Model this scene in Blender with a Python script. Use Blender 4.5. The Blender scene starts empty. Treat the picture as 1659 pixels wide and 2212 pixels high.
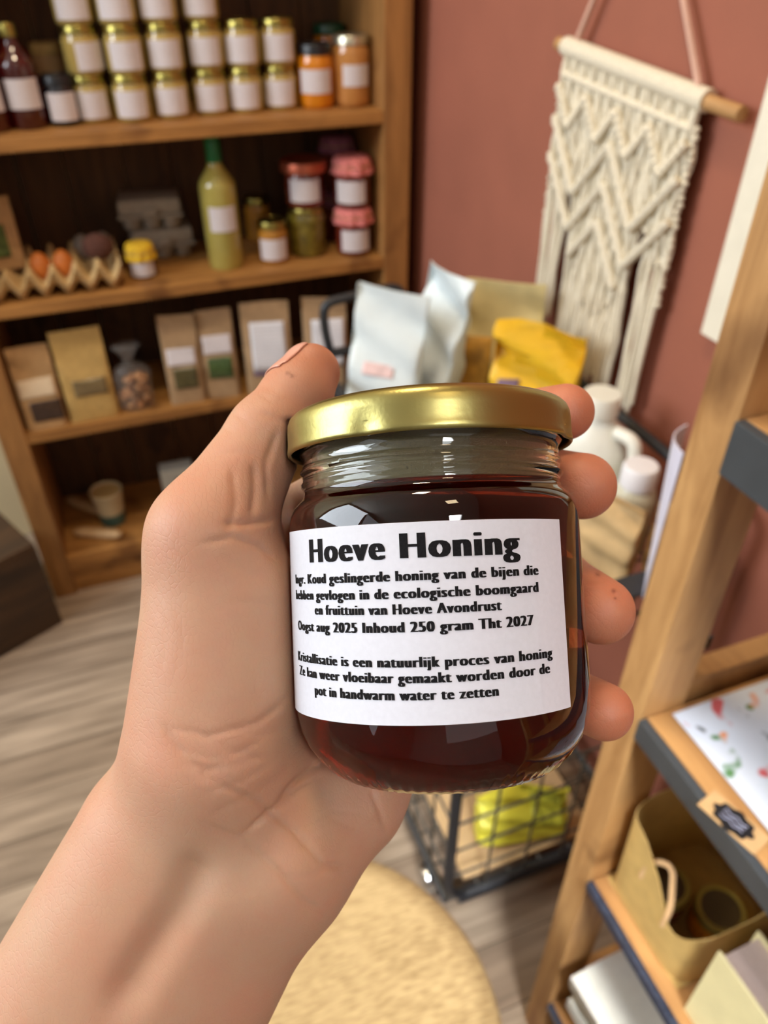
import bpy, bmesh, math, random
import numpy as np
from mathutils import Vector, Matrix
random.seed(7)
SC = bpy.context.scene
COL = SC.collection

# ------------------------------------------------------------------ camera, world, lights, exposure
FPX, CX, CY = 1660.0, 829.5, 1106.0
PITCH = math.atan((CY + 170.0) / FPX)
YAW = math.radians(20.772)
CAM = np.array([0.0, 0.0, 1.35])
FWD_H = np.array([math.sin(YAW), math.cos(YAW), 0.0])
UP = np.array([0.0, 0.0, 1.0])
C_RIGHT = np.array([math.cos(YAW), -math.sin(YAW), 0.0])
C_FWD = FWD_H * math.cos(PITCH) - UP * math.sin(PITCH)
C_UP = FWD_H * math.sin(PITCH) + UP * math.cos(PITCH)

cam_data = bpy.data.cameras.new('camera')
cam_data.sensor_fit = 'HORIZONTAL'
cam_data.sensor_width = 36.0
cam_data.lens = 36.0 * FPX / 1659.0
cam_data.clip_start = 0.01
cam_data.dof.use_dof = True
cam_data.dof.focus_distance = 0.160
cam_data.dof.aperture_fstop = 22.0
cam = bpy.data.objects.new('camera', cam_data)
COL.objects.link(cam)
cam.matrix_world = Matrix(((C_RIGHT[0], C_UP[0], -C_FWD[0], CAM[0]),
                           (C_RIGHT[1], C_UP[1], -C_FWD[1], CAM[1]),
                           (C_RIGHT[2], C_UP[2], -C_FWD[2], CAM[2]),
                           (0, 0, 0, 1)))
SC.camera = cam

world = bpy.data.worlds.new('world')
SC.world = world
world.use_nodes = True
world.node_tree.nodes['Background'].inputs[0].default_value = (1.0, 0.90, 0.78, 1)
world.node_tree.nodes['Background'].inputs[1].default_value = 0.30


def area(name, loc, target, sx, sy, power, color):
    l = bpy.data.lights.new(name, 'AREA')
    l.shape = 'RECTANGLE'
    l.size, l.size_y = sx, sy
    l.energy = power
    l.color = color
    o = bpy.data.objects.new(name, l)
    COL.objects.link(o)
    o.location = loc
    o.rotation_euler = (Vector(target) - Vector(loc)).to_track_quat('-Z', 'Y').to_euler()
    return o


area('window_daylight', (-2.22, 0.98, 1.80), (0.1, 0.60, 1.0), 1.55, 1.8, 112, (0.84, 0.92, 1.0))
area('window_daylight', (-2.22, -0.36, 1.72), (0.1, 0.25, 1.0), 0.85, 1.8, 8, (0.84, 0.92, 1.0))
area('added_front_fill', (0.15, -2.30, 1.85), (0.4, 1.2, 0.4), 2.0, 1.7, 6.5, (0.97, 0.98, 1.0))  # unseen fill added to lift the surfaces that face the camera
area('added_floor_beam', (0.08, -1.10, 2.45), (0.44, 0.58, 0.0), 0.4, 0.4, 2.2, (0.93, 0.96, 1.0)).data.spread = math.radians(26)  # narrow beam added to brighten the floor and rack, no door modelled
area('ceiling_lamp', (0.15, -0.30, 2.68), (0.15, -0.2, 0.6), 0.20, 0.20, 2.4, (1.0, 0.76, 0.46))
area('ceiling_lamp', (0.05, 0.80, 2.68), (0.15, 0.9, 0.6), 0.22, 0.22, 14, (1.0, 0.80, 0.54))

SC.view_settings.view_transform = 'Standard'
SC.view_settings.look = 'None'
SC.view_settings.gamma = 1.0
SC.view_settings.use_curve_mapping = False
SC.view_settings.exposure = -0.08
SC.cycles.caustics_refractive = True
SC.cycles.caustics_reflective = False


# ------------------------------------------------------------------ pixel to place
def ray(u, v):
    return C_RIGHT * ((u - CX) / FPX) - C_UP * ((v - CY) / FPX) + C_FWD


def on_y(u, v, y):
    d = ray(u, v)
    return CAM + d * (y / d[1])


def on_x(u, v, x):
    d = ray(u, v)
    return CAM + d * (x / d[0])


def on_z(u, v, z):
    d = ray(u, v)
    return CAM + d * ((z - CAM[2]) / d[2])


# ------------------------------------------------------------------ materials
def lin(c):
    return tuple((x / 255 / 12.92) if x / 255 <= 0.04045 else ((x / 255 + 0.055) / 1.055) ** 2.4 for x in c)


def rgba(c):
    return (*lin(c), 1.0)


def new_mat(name):
    m = bpy.data.materials.new(name)
    m.use_nodes = True
    nt = m.node_tree
    b = nt.nodes['Principled BSDF']
    return m, nt, b


def plain(name, c, rough=0.6, metal=0.0, var=0.08, scale=30.0, bump=0.0, spec=0.5, trans=0.0, coat=0.0, stretch=None):
    """surface of one colour with a little procedural mottling"""
    m, nt, b = new_mat(name)
    b.inputs['Roughness'].default_value = rough
    b.inputs['Metallic'].default_value = metal
    b.inputs['Specular IOR Level'].default_value = spec
    b.inputs['Transmission Weight'].default_value = trans
    b.inputs['Coat Weight'].default_value = coat
    tc = nt.nodes.new('ShaderNodeTexCoord')
    mp = nt.nodes.new('ShaderNodeMapping')
    if stretch:
        mp.inputs['Scale'].default_value = stretch
    nz = nt.nodes.new('ShaderNodeTexNoise')
    nz.inputs['Scale'].default_value = scale
    nz.inputs['Detail'].default_value = 5
    cr = nt.nodes.new('ShaderNodeValToRGB')
    l = np.array(lin(c))
    cr.color_ramp.elements[0].color = (*np.clip(l * (1 - var * 2), 0, 1), 1)
    cr.color_ramp.elements[1].color = (*np.clip(l * (1 + var * 2), 0, 1), 1)
    cr.color_ramp.elements[0].position = 0.3
    cr.color_ramp.elements[1].position = 0.7
    nt.links.new(tc.outputs['Object'], mp.inputs[0])
    nt.links.new(mp.outputs[0], nz.inputs['Vector'])
    nt.links.new(nz.outputs['Fac'], cr.inputs[0])
    nt.links.new(cr.outputs[0], b.inputs['Base Color'])
    if bump:
        bp = nt.nodes.new('ShaderNodeBump')
        bp.inputs['Strength'].default_value = 1.0
        bp.inputs['Distance'].default_value = bump
        nt.links.new(nz.outputs['Fac'], bp.inputs['Height'])
        nt.links.new(bp.outputs[0], b.inputs['Normal'])
    return m


def wood(name, c1, c2, stretch=(2, 30, 30), rough=0.6, scale=1.6, knots=True):
    """wood grain that runs along the axis with the small stretch"""
    m, nt, b = new_mat(name)
    b.inputs['Roughness'].default_value = rough
    tc = nt.nodes.new('ShaderNodeTexCoord')
    mp = nt.nodes.new('ShaderNodeMapping')
    mp.inputs['Scale'].default_value = stretch
    nz = nt.nodes.new('ShaderNodeTexNoise')
    nz.inputs['Scale'].default_value = scale
    nz.inputs['Detail'].default_value = 8
    nz.inputs['Roughness'].default_value = 0.65
    nz.inputs['Distortion'].default_value = 0.6
    cr = nt.nodes.new('ShaderNodeValToRGB')
    cr.color_ramp.elements[0].color = rgba(c1)
    cr.color_ramp.elements[1].color = rgba(c2)
    cr.color_ramp.elements[0].position = 0.32
    cr.color_ramp.elements[1].position = 0.66
    nt.links.new(tc.outputs['Object'], mp.inputs[0])
    nt.links.new(mp.outputs[0], nz.inputs['Vector'])
    nt.links.new(nz.outputs['Fac'], cr.inputs[0])
    col = cr.outputs[0]
    if knots:
        n2 = nt.nodes.new('ShaderNodeTexNoise')
        n2.inputs['Scale'].default_value = 9.0
        n2.inputs['Detail'].default_value = 2
        r2 = nt.nodes.new('ShaderNodeValToRGB')
        r2.color_ramp.elements[0].position = 0.27
        r2.color_ramp.elements[0].color = (0.38, 0.3, 0.24, 1)
        r2.color_ramp.elements[1].position = 0.40
        r2.color_ramp.elements[1].color = (1, 1, 1, 1)
        mx = nt.nodes.new('ShaderNodeMix')
        mx.data_type = 'RGBA'
        mx.blend_type = 'MULTIPLY'
        mx.inputs['Factor'].default_value = 0.8
        nt.links.new(tc.outputs['Object'], n2.inputs['Vector'])
        nt.links.new(n2.outputs['Fac'], r2.inputs[0])
        nt.links.new(col, mx.inputs['A'])
        nt.links.new(r2.outputs[0], mx.inputs['B'])
        col = mx.outputs['Result']
    nt.links.new(col, b.inputs['Base Color'])
    bp = nt.nodes.new('ShaderNodeBump')
    bp.inputs['Strength'].default_value = 0.5
    bp.inputs['Distance'].default_value = 0.002
    nt.links.new(nz.outputs['Fac'], bp.inputs['Height'])
    nt.links.new(bp.outputs[0], b.inputs['Normal'])
    return m


# ------------------------------------------------------------------ mesh builder
class MB:
    def __init__(self):
        self.v, self.f = [], []

    def add(self, vs, fs, M=None):
        n = len(self.v)
        for p in vs:
            p = Vector(p)
            if M is not None:
                p = M @ p
            self.v.append(tuple(p))
        self.f += [tuple(i + n for i in q) for q in fs]
        return self

    def box(self, lo, hi, bev=0.0, M=None):
        bm = bmesh.new()
        bmesh.ops.create_cube(bm, size=1.0)
        c = [(lo[i] + hi[i]) / 2 for i in range(3)]
        s = [hi[i] - lo[i] for i in range(3)]
        for w in bm.verts:
            w.co = Vector((c[0] + w.co.x * s[0], c[1] + w.co.y * s[1], c[2] + w.co.z * s[2]))
        if bev:
            bmesh.ops.bevel(bm, geom=list(bm.edges), offset=min(bev, min(s) * 0.45), segments=2, affect='EDGES', profile=0.7)
        bm.verts.index_update()
        self.add([w.co for w in bm.verts], [[w.index for w in q.verts] for q in bm.faces], M)
        bm.free()
        return self

    def lathe(self, prof, n=32, M=None, mod=None):
        """prof: (radius, z) pairs from one end to the other"""
        vs, fs = [], []
        for k, (r, z) in enumerate(prof):
            for i in range(n):
                a = 2 * math.pi * i / n
                rr = r if mod is None else mod(r, z, a, k)
                vs.append((rr * math.cos(a), rr * math.sin(a), z))
        for k in range(len(prof) - 1):
            for i in range(n):
                j = (i + 1) % n
                fs.append((k * n + i, k * n + j, (k + 1) * n + j, (k + 1) * n + i))
        if prof[0][0] > 1e-6:
            fs.append(tuple(range(n - 1, -1, -1)))
        if prof[-1][0] > 1e-6:
            fs.append(tuple((len(prof) - 1) * n + i for i in range(n)))
        return self.add(vs, fs, M)

    def tube(self, pts, r, n=8, closed=False, M=None, radii=None):
        pts = [Vector(p) for p in pts]
        vs, fs = [], []
        N = len(pts)
        prev = None
        for k in range(N):
            if closed:
                t = pts[(k + 1) % N] - pts[k - 1]
            else:
                t = pts[min(k + 1, N - 1)] - pts[max(k - 1, 0)]
            t.normalize()
            if prev is None:
                s = t.orthogonal().normalized()
            else:
                s = (prev - t * prev.dot(t))
                s = s.normalized() if s.length > 1e-6 else t.orthogonal().normalized()
            prev = s
            b = t.cross(s)
            rr = radii[k] if radii else r
            for i in range(n):
                a = 2 * math.pi * i / n
                vs.append(pts[k] + s * (rr * math.cos(a)) + b * (rr * math.sin(a)))
        for k in range(N if closed else N - 1):
            k2 = (k + 1) % N
            for i in range(n):
                j = (i + 1) % n
                fs.append((k * n + i, k * n + j, k2 * n + j, k2 * n + i))
        if not closed:
            fs.append(tuple(range(n - 1, -1, -1)))
            fs.append(tuple((N - 1) * n + i for i in range(n)))
        return self.add(vs, fs, M)

    def grid(self, fn, nu, nv, thick=0.0):
        """open sheet fn(s, t) -> point; with thick it becomes a closed slab along its normals"""
        P = [[Vector(fn(i / nu, j / nv)) for j in range(nv + 1)] for i in range(nu + 1)]
        vs = [p for row in P for p in row]
        W = nv + 1
        fs = [(i * W + j, (i + 1) * W + j, (i + 1) * W + j + 1, i * W + j + 1) for i in range(nu) for j in range(nv)]
        if not thick:
            return self.add(vs, fs)
        N = []
        for i in range(nu + 1):
            for j in range(nv + 1):
                a = P[min(i + 1, nu)][j] - P[max(i - 1, 0)][j]
                b = P[i][min(j + 1, nv)] - P[i][max(j - 1, 0)]
                n = a.cross(b)
                N.append(n.normalized() if n.length > 1e-12 else Vector((0, 0, 1)))
        n0 = len(vs)
        vs2 = vs + [vs[k] - N[k] * thick for k in range(n0)]
        fs2 = fs + [tuple(n0 + q for q in reversed(fc)) for fc in fs]
        rim = [i * W for i in range(nu + 1)] + [nu * W + j for j in range(1, W)] + [i * W + nv for i in range(nu - 1, -1, -1)] + [j for j in range(nv - 1, 0, -1)]
        for k in range(len(rim)):
            a, b = rim[k], rim[(k + 1) % len(rim)]
            fs2.append((b, a, n0 + a, n0 + b))
        return self.add(vs2, fs2)

    def ball(self, c, r, n=16, M=None, sq=(1, 1, 1)):
        prof = []
        vs, fs = [], []
        m = max(6, n // 2)
        pr = [(math.sin(math.pi * k / m) * r, -math.cos(math.pi * k / m) * r) for k in range(m + 1)]
        S = Matrix.Translation(Vector(c)) @ Matrix.Diagonal((*sq, 1))
        if M is not None:
            S = M @ S
        pr[0] = (1e-5, -r)
        pr[-1] = (1e-5, r)
        return self.lathe(pr, n, S)

    def build(self, name, mat, parent=None, smooth=False, sub=0, angle=40):
        me = bpy.data.meshes.new(name)
        me.from_pydata(self.v, [], self.f)
        bm = bmesh.new()
        bm.from_mesh(me)
        bmesh.ops.recalc_face_normals(bm, faces=bm.faces)
        bm.to_mesh(me)
        bm.free()
        me.materials.append(mat)
        if smooth:
            me.polygons.foreach_set('use_smooth', [True] * len(me.polygons))
            if angle and not sub:
                me.set_sharp_from_angle(angle=math.radians(angle))
        o = bpy.data.objects.new(name, me)
        COL.objects.link(o)
        if parent is not None:
            o.parent = parent
        if sub:
            s = o.modifiers.new('sub', 'SUBSURF')
            s.levels = s.render_levels = sub
        return o


def tag(o, label, cat, group=None, kind=None):
    o['label'] = label
    o['category'] = cat
    if group:
        o['group'] = group
    if kind:
        o['kind'] = kind
    return o


def thing(name, loc, label, cat, group=None, rot=(0, 0, 0)):
    o = bpy.data.objects.new(name, None)
    COL.objects.link(o)
    o.location = [float(q) for q in loc]
    o.rotation_euler = rot
    return tag(o, label, cat, group)


def structure(name, mb, mat, **k):
    o = mb.build(name, mat, **k)
    o['kind'] = 'structure'
    return o


def dup(root, loc, rotz, label, group=None):
    r = root.copy()
    COL.objects.link(r)
    r.location = [float(q) for q in loc]
    r.rotation_euler = (0, 0, rotz)
    r['label'] = label
    if group:
        r['group'] = group
    for ch in list(root.children):
        c = ch.copy()
        COL.objects.link(c)
        c.parent = r
        for g in ch.children:
            d = g.copy()
            COL.objects.link(d)
            d.parent = c
    return r


def text_mesh(s, bold=0.0, steps=5, offset=0.0):
    """flat outlines of a line of text, cap height 1, thickened sideways only (thick stems, thin bars)"""
    cu = bpy.data.curves.new('t', 'FONT')
    cu.body = s
    cu.resolution_u = 3
    cu.offset = offset
    cu.space_character = 1.16
    ob = bpy.data.objects.new('t', cu)
    COL.objects.link(ob)
    dg = bpy.context.evaluated_depsgraph_get()
    me = bpy.data.meshes.new_from_object(ob.evaluated_get(dg))
    V = np.array([v.co[:2] for v in me.vertices])
    F = [tuple(p.vertices) for p in me.polygons]
    bpy.data.objects.remove(ob)
    bpy.data.curves.remove(cu)
    bpy.data.meshes.remove(me)
    V = V / 0.729
    vs, fs = [], []
    for k in range(steps if bold else 1):
        n = len(vs)
        dx = 0 if not bold else bold * k / (steps - 1)
        vs += [(p[0] + dx, p[1]) for p in V]
        fs += [tuple(i + n for i in q) for q in F]
    return np.array(vs), fs
# ------------------------------------------------------------------ room shell
XW, YB = 0.705, 1.90                                              # red wall, back wall
X0, Y0, ZC = -2.3, -2.4, 2.75


def floor_mat():
    m, nt, b = new_mat('grey_oak_laminate')
    tc = nt.nodes.new('ShaderNodeTexCoord')
    br = nt.nodes.new('ShaderNodeTexBrick')
    br.inputs['Scale'].default_value = 1.0
    br.inputs['Brick Width'].default_value = 1.15
    br.inputs['Row Height'].default_value = 0.095
    br.inputs['Mortar Size'].default_value = 0.0012
    br.inputs['Color1'].default_value = rgba((190, 170, 148))
    br.inputs['Color2'].default_value = rgba((150, 130, 110))
    br.inputs['Mortar'].default_value = rgba((92, 78, 64))
    br.offset = 0.37
    mp = nt.nodes.new('ShaderNodeMapping'); mp.inputs['Scale'].default_value = (3, 34, 1)
    nz = nt.nodes.new('ShaderNodeTexNoise'); nz.inputs['Scale'].default_value = 1.3; nz.inputs['Detail'].default_value = 7
    cr = nt.nodes.new('ShaderNodeValToRGB')
    cr.color_ramp.elements[0].position = 0.30; cr.color_ramp.elements[0].color = (0.52, 0.50, 0.48, 1)
    cr.color_ramp.elements[1].position = 0.68; cr.color_ramp.elements[1].color = (1.12, 1.12, 1.12, 1)
    mx = nt.nodes.new('ShaderNodeMix'); mx.data_type = 'RGBA'; mx.blend_type = 'MULTIPLY'; mx.inputs['Factor'].default_value = 1.0
    nt.links.new(tc.outputs['Object'], br.inputs['Vector']); nt.links.new(tc.outputs['Object'], mp.inputs[0])
    nt.links.new(mp.outputs[0], nz.inputs['Vector']); nt.links.new(nz.outputs['Fac'], cr.inputs[0])
    nt.links.new(br.outputs['Color'], mx.inputs['A']); nt.links.new(cr.outputs[0], mx.inputs['B'])
    nt.links.new(mx.outputs['Result'], b.inputs['Base Color'])
    b.inputs['Roughness'].default_value = 0.42
    return m


M_RED = plain('terracotta_paint', (154, 92, 72), 0.75, var=0.03, scale=6, bump=0.0006)
M_CREAM = plain('cream_paint', (222, 208, 168), 0.8, var=0.03, scale=5)
M_GREYW = plain('light_grey_paint', (198, 197, 194), 0.8, var=0.02, scale=5)
M_CEIL = plain('white_ceiling_paint', (226, 222, 214), 0.9, var=0.02, scale=4)
structure('floor', MB().box((X0, Y0, -0.06), (XW, YB, 0.0)), floor_mat())
structure('wall_right', MB().box((XW, Y0, 0), (XW + 0.1, YB, ZC)), M_RED)
structure('wall_back', MB().box((X0, YB, 0), (XW + 0.1, YB + 0.1, ZC)), M_CREAM)
structure('wall_left', MB().box((X0 - 0.1, Y0, 0), (X0, YB, ZC)), M_GREYW)
structure('wall_front', MB().box((X0, Y0 - 0.1, 0), (XW, Y0, ZC)), M_GREYW)
structure('ceiling', MB().box((X0, Y0, ZC), (XW, YB, ZC + 0.1)), M_CEIL)
# ------------------------------------------------------------------ the old wooden bookcase against the back wall
SY, SD = 1.60, 0.285
ZS = (1.049, 0.752, 0.468, 0.119)
M_BOARD = wood('oiled_pine_board', (138, 92, 42), (188, 134, 70), (3, 26, 26))
M_POST = wood('oiled_pine_upright', (130, 88, 44), (176, 126, 70), (26, 26, 3))
M_BACK = wood('dark_stained_planks', (66, 42, 20), (98, 64, 32), (16, 16, 2.2), rough=0.75)
case = thing('bookcase', (0.2, SY + SD / 2, 0), 'oiled rough pine bookcase with dark plank back against the back wall', 'bookcase')


def case_part(name, mb, mat):
    o = mb.build(name, mat, case)
    o.location = -Vector(case.location)
    return o


case_part('side_panel', MB().box((-0.275, SY, 0), (-0.222, SY + SD, 1.95), 0.004), M_POST)
case_part('side_panel', MB().box((0.607, SY, 0), (0.666, SY + SD, 1.95), 0.004), M_POST)
for z in ZS[:3]:
    case_part('shelf', MB().box((-0.222, SY + 0.002, z - 0.024), (0.607, SY + SD - 0.02, z), 0.003), M_BOARD)
case_part('shelf', MB().box((-0.222, SY + 0.002, ZS[3] - 0.045), (0.607, SY + SD - 0.02, ZS[3]), 0.003), M_BOARD)
case_part('plinth', MB().box((-0.222, SY + 0.012, 0), (0.607, SY + 0.04, ZS[3] - 0.045), 0.002), M_BOARD)
bk = MB()
x = -0.222
for w in (0.11, 0.095, 0.12, 0.10, 0.115, 0.09, 0.11, 0.089):
    bk.box((x + 0.0012, SY + SD - 0.018, 0), (x + w - 0.0012, SY + SD, 1.95), 0.002)
    x += w
case_part('back_panel', bk, M_BACK)
case_part('shelf', MB().box((-0.222, SY + 0.002, 1.40), (0.607, SY + SD - 0.02, 1.424), 0.003), M_BOARD)

# ------------------------------------------------------------------ materials of the goods
M_GOLD = plain('gold_tin', (160, 146, 78), 0.3, metal=1.0, var=0.02)
M_TINW = plain('pale_tin', (206, 200, 176), 0.3, metal=0.9, var=0.02)
M_BLK = plain('black_plastic', (24, 24, 28), 0.35, var=0.05)
M_GRNLID = plain('green_plastic', (24, 118, 62), 0.35, var=0.05)
M_DGRN = plain('dark_green_tin', (32, 78, 52), 0.35, var=0.05)
M_CREAMED = plain('creamed_honey_behind_glass', (182, 158, 88), 0.12, var=0.06, scale=40, coat=0.6)
M_PUMPK = plain('orange_preserve_behind_glass', (214, 132, 22), 0.10, var=0.08, scale=40, coat=0.6)
M_TAN = plain('tan_spread_behind_glass', (192, 134, 72), 0.12, var=0.06, scale=40, coat=0.6)
M_WINE = plain('dark_red_juice_behind_glass', (66, 12, 12), 0.08, var=0.1, coat=0.8)
M_JAM = plain('red_brown_jam_behind_glass', (112, 42, 28), 0.10, var=0.1, coat=0.6)
M_OLIVE = plain('olive_pickle_behind_glass', (112, 98, 34), 0.10, var=0.25, scale=70, coat=0.6)
M_BLACKJ = plain('black_glass', (22, 22, 28), 0.08, var=0.05, coat=0.6)
M_CIDER = plain('cloudy_yellow_juice_behind_glass', (176, 164, 84), 0.08, var=0.06, scale=12, coat=0.8)
M_HONEYD = plain('amber_honey_behind_glass', (176, 122, 44), 0.1, var=0.08, coat=0.6)
M_PINK = plain('pink_checked_cotton', (226, 128, 124), 0.85, var=0.22, scale=160)
M_PURP = plain('mauve_cotton', (150, 92, 112), 0.85, var=0.15, scale=120)
M_YELC = plain('yellow_cotton', (236, 186, 44), 0.85, var=0.18, scale=120)
M_COPPER = plain('copper_red_tin', (178, 92, 66), 0.3, metal=0.7, var=0.05)
M_KRAFT = plain('kraft_paper', (190, 152, 104), 0.75, var=0.05, scale=60)
M_KRAFT2 = plain('yellowish_kraft_paper', (198, 164, 98), 0.75, var=0.05, scale=60)
M_GREYB = plain('grey_brown_kraft_paper', (172, 142, 106), 0.75, var=0.05, scale=60)


def printed(name, c, dark=0.25, scale=90):
    """white sticker with faint rows of small print"""
    m, nt, b = new_mat(name)
    tc = nt.nodes.new('ShaderNodeTexCoord')
    w = nt.nodes.new('ShaderNodeTexWave'); w.bands_direction = 'Z'; w.inputs['Scale'].default_value = scale; w.inputs['Distortion'].default_value = 0.0
    n = nt.nodes.new('ShaderNodeTexNoise'); n.inputs['Scale'].default_value = 350
    mu = nt.nodes.new('ShaderNodeMath'); mu.operation = 'MULTIPLY'
    cr = nt.nodes.new('ShaderNodeValToRGB')
    cr.color_ramp.elements[0].position = 0.36; cr.color_ramp.elements[0].color = rgba(c)
    cr.color_ramp.elements[1].position = 0.5; cr.color_ramp.elements[1].color = (*[q * (1 - dark) for q in lin(c)], 1)
    nt.links.new(tc.outputs['Object'], w.inputs['Vector']); nt.links.new(tc.outputs['Object'], n.inputs['Vector'])
    nt.links.new(w.outputs['Fac'], mu.inputs[0]); nt.links.new(n.outputs['Fac'], mu.inputs[1])
    nt.links.new(mu.outputs[0], cr.inputs[0]); nt.links.new(cr.outputs[0], b.inputs['Base Color'])
    b.inputs['Roughness'].default_value = 0.7
    return m


M_LAB = printed('white_sticker', (222, 216, 220))


def face_cam(p):
    return math.atan2(p[0], p[1]) * -1.0                          # turn so that local -Y looks at the camera


def sticker(R, h0, h1, half, off=0.0, lift=0.0006):
    mb = MB()

    def fn(s, t):
        a = off + (s - 0.5) * 2 * half
        return ((R + lift) * math.sin(a), -(R + lift) * math.cos(a), h1 + (h0 - h1) * t)
    mb.grid(fn, 16, 2, thick=0.0004)
    return mb


def jar_thing(name, label, loc, r, h, body, lid, lid_h=0.012, lid_r=None, lab=None, group=None, off=0.0, half=0.62, cloth=None, shoulder=0.010, cat='jar', labmat=None):
    t = thing(name, loc, label, cat, group, (0, 0, face_cam(loc)))
    nr = r * 0.90
    top = h - lid_h
    p = [(0.0003, 0.002), (r * 0.75, 0.0008), (r * 0.86, 0), (r * 0.95, 0.003), (r, 0.009), (r, top - shoulder - 0.006), (r * 0.985, top - shoulder), (nr, top - shoulder * 0.35), (nr, h - 0.002), (0.0003, h - 0.002)]
    MB().lathe(p, 36).build('glass_body', body, t, smooth=True, angle=50)
    lr = lid_r or r * 0.95
    q = [(nr + 0.0008, top), (lr, top), (lr + 0.0004, top + 0.0012), (lr - 0.0002, top + 0.003), (lr - 0.0003, h - 0.002), (lr - 0.0015, h), (lr * 0.86, h), (lr * 0.84, h - 0.0008), (0.0003, h - 0.0008)]
    MB().lathe(q, 36).build('lid', lid, t, smooth=True, angle=50)
    if lab:
        sticker(r, lab[0], lab[1], half, off).build('label', labmat or M_LAB, t, smooth=True, angle=40)
    if cloth:
        cm = MB()
        cl = []
        for k, (f, z) in enumerate([(0.02, h + 0.003), (0.6, h + 0.004), (0.95, h + 0.001), (1.06, h - 0.006), (1.03, h - 0.014), (1.08, h - 0.019), (1.17, h - 0.028)]):
            cl.append((r * f, z))
        back = [(rr * 0.98, z - 0.0012) for rr, z in reversed(cl)]
        cm.lathe(cl + back, 60, mod=lambda rr, z, a, k: rr * (1 + (0.07 * math.sin(a * 11 + 1.3 * math.sin(3 * a)) if 4 <= k <= 9 else 0.0)))
        cm.build('cloth_cover', cloth, t, smooth=True, angle=70)
        bd = MB(); bd.tube([(r * 1.06 * math.cos(a), r * 1.06 * math.sin(a), h - 0.0135) for a in np.linspace(0, 2 * math.pi, 30, endpoint=False)], 0.0012, 6, closed=True)
        bd.build('string', M_KRAFT, t, smooth=True)
    return t


def base_at(u, v, z, r):
    p = on_z(u, v, z)
    q = p.copy(); d = p[:2] / np.linalg.norm(p[:2])
    q[:2] += d * r * 0.95
    q[2] += 0.0004
    return q


def inside(q, r):
    q = np.array(q); q[0] = min(q[0], 0.607 - r - 0.002); q[1] = min(q[1], SY + SD - 0.020 - r); return q


# ------------------------------------------------------------------ top shelf
Z1 = ZS[0]
HJ, RJ = 0.0775, 0.0342
row = [(212, 268), (297, 266), (378, 259), (461, 251), (534, 246), (606, 240)]
names = ['leftmost', 'second from left', 'third from left', 'fourth from left', 'fifth from left', 'rightmost']
first = None
for i, (u, v) in enumerate(row):
    b0 = base_at(u, v, Z1, RJ)
    b0[0] += 0.0025 if i == 5 else 0.001 if i == 4 else -0.001 * (3 - i) if i < 3 else 0
    for lev in range(3 if i < 4 else 2):
        lv = ['bottom', 'middle', 'top'][lev]
        lab_ = f'small pale honey jar, {names[i]} in the {lv} row on the top shelf'
        loc = b0 + np.array([0.0015 * (lev % 2), 0, lev * (HJ + 0.0003)])
        if first is None:
            first = jar_thing('honey_jar', lab_, loc, RJ, HJ, M_CREAMED, M_GOLD, lab=(0.009, 0.053), group='pale honey jars stacked on the top shelf', half=0.85, off=0.0)
        else:
            o = dup(first, loc, face_cam(loc) + (0.5 if (i, lev) == (0, 1) else random.uniform(-0.15, 0.12)), lab_)


def bottle_thing(name, label, loc, r, h, body, cap, cap_h, neck_r, sh0, sh1, lab=None, half=0.7, off=0.0, group=None):
    t = thing(name, loc, label, 'bottle', group, (0, 0, face_cam(loc)))
    p = [(0.0003, 0.003), (r * 0.8, 0.001), (r * 0.93, 0), (r, 0.006), (r, sh0)]
    for k in range(1, 9):
        s = k / 8
        p.append((r + (neck_r - r) * (s * s * (3 - 2 * s)), sh0 + (sh1 - sh0) * s))
    p += [(neck_r, h - cap_h), (neck_r * 0.92, h - 0.002), (0.0003, h - 0.002)]
    MB().lathe(p, 36).build('glass_body', body, t, smooth=True, angle=50)
    c = [(neck_r + 0.0004, h - cap_h), (neck_r * 1.12, h - cap_h), (neck_r * 1.12, h - 0.002), (neck_r * 1.02, h), (0.0003, h)]
    MB().lathe(c, 28).build('cap', cap, t, smooth=True, angle=50)
    if lab:
        sticker(r, lab[0], lab[1], half, off).build('label', M_LAB, t, smooth=True, angle=40)
    return t


M_WLAB = printed('cream_sticker', (226, 206, 196))
gb = 'dark red juice bottles on the top shelf'
lb = base_at(70, 282, Z1, 0.034)
w1 = bottle_thing('juice_bottle', 'dark red juice bottle with gold cap beside the small black jar', lb, 0.0335, 0.163, M_WINE, M_GOLD, 0.020, 0.0125, 0.098, 0.140, lab=(0.034, 0.082), half=0.9, group=gb)
lb = base_at(-10, 290, Z1, 0.034)
lb[0] = max(lb[0], -0.186)
dup(w1, lb, face_cam(lb), 'dark red juice bottle cut off at the left edge of the picture')
lb = base_at(22, 262, Z1, 0.034); lb[1] += 0.030; lb[0] += 0.004
dup(w1, lb, face_cam(lb), 'dark red juice bottle standing behind the other two')
jar_thing('jam_jar', 'small black jar with black lid left of the pale honey jars', base_at(146, 275, Z1, 0.031), 0.0305, 0.082, M_BLACKJ, M_BLK, 0.016, lab=(0.010, 0.056), half=0.85)
jar_thing('paper_covered_jar', 'tan paper-covered jar standing behind the small black jar', inside(base_at(130, 246, Z1, 0.028), 0.030), 0.030, 0.118, M_KRAFT, M_KRAFT2, 0.018)
jar_thing('preserve_jar', 'orange preserve jar with black lid and white label', base_at(690, 236, Z1, 0.036) - np.array([0.006, 0.004, 0]), 0.0352, 0.112, M_PUMPK, M_BLK, 0.018, lab=(0.028, 0.070), half=0.95)
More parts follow.
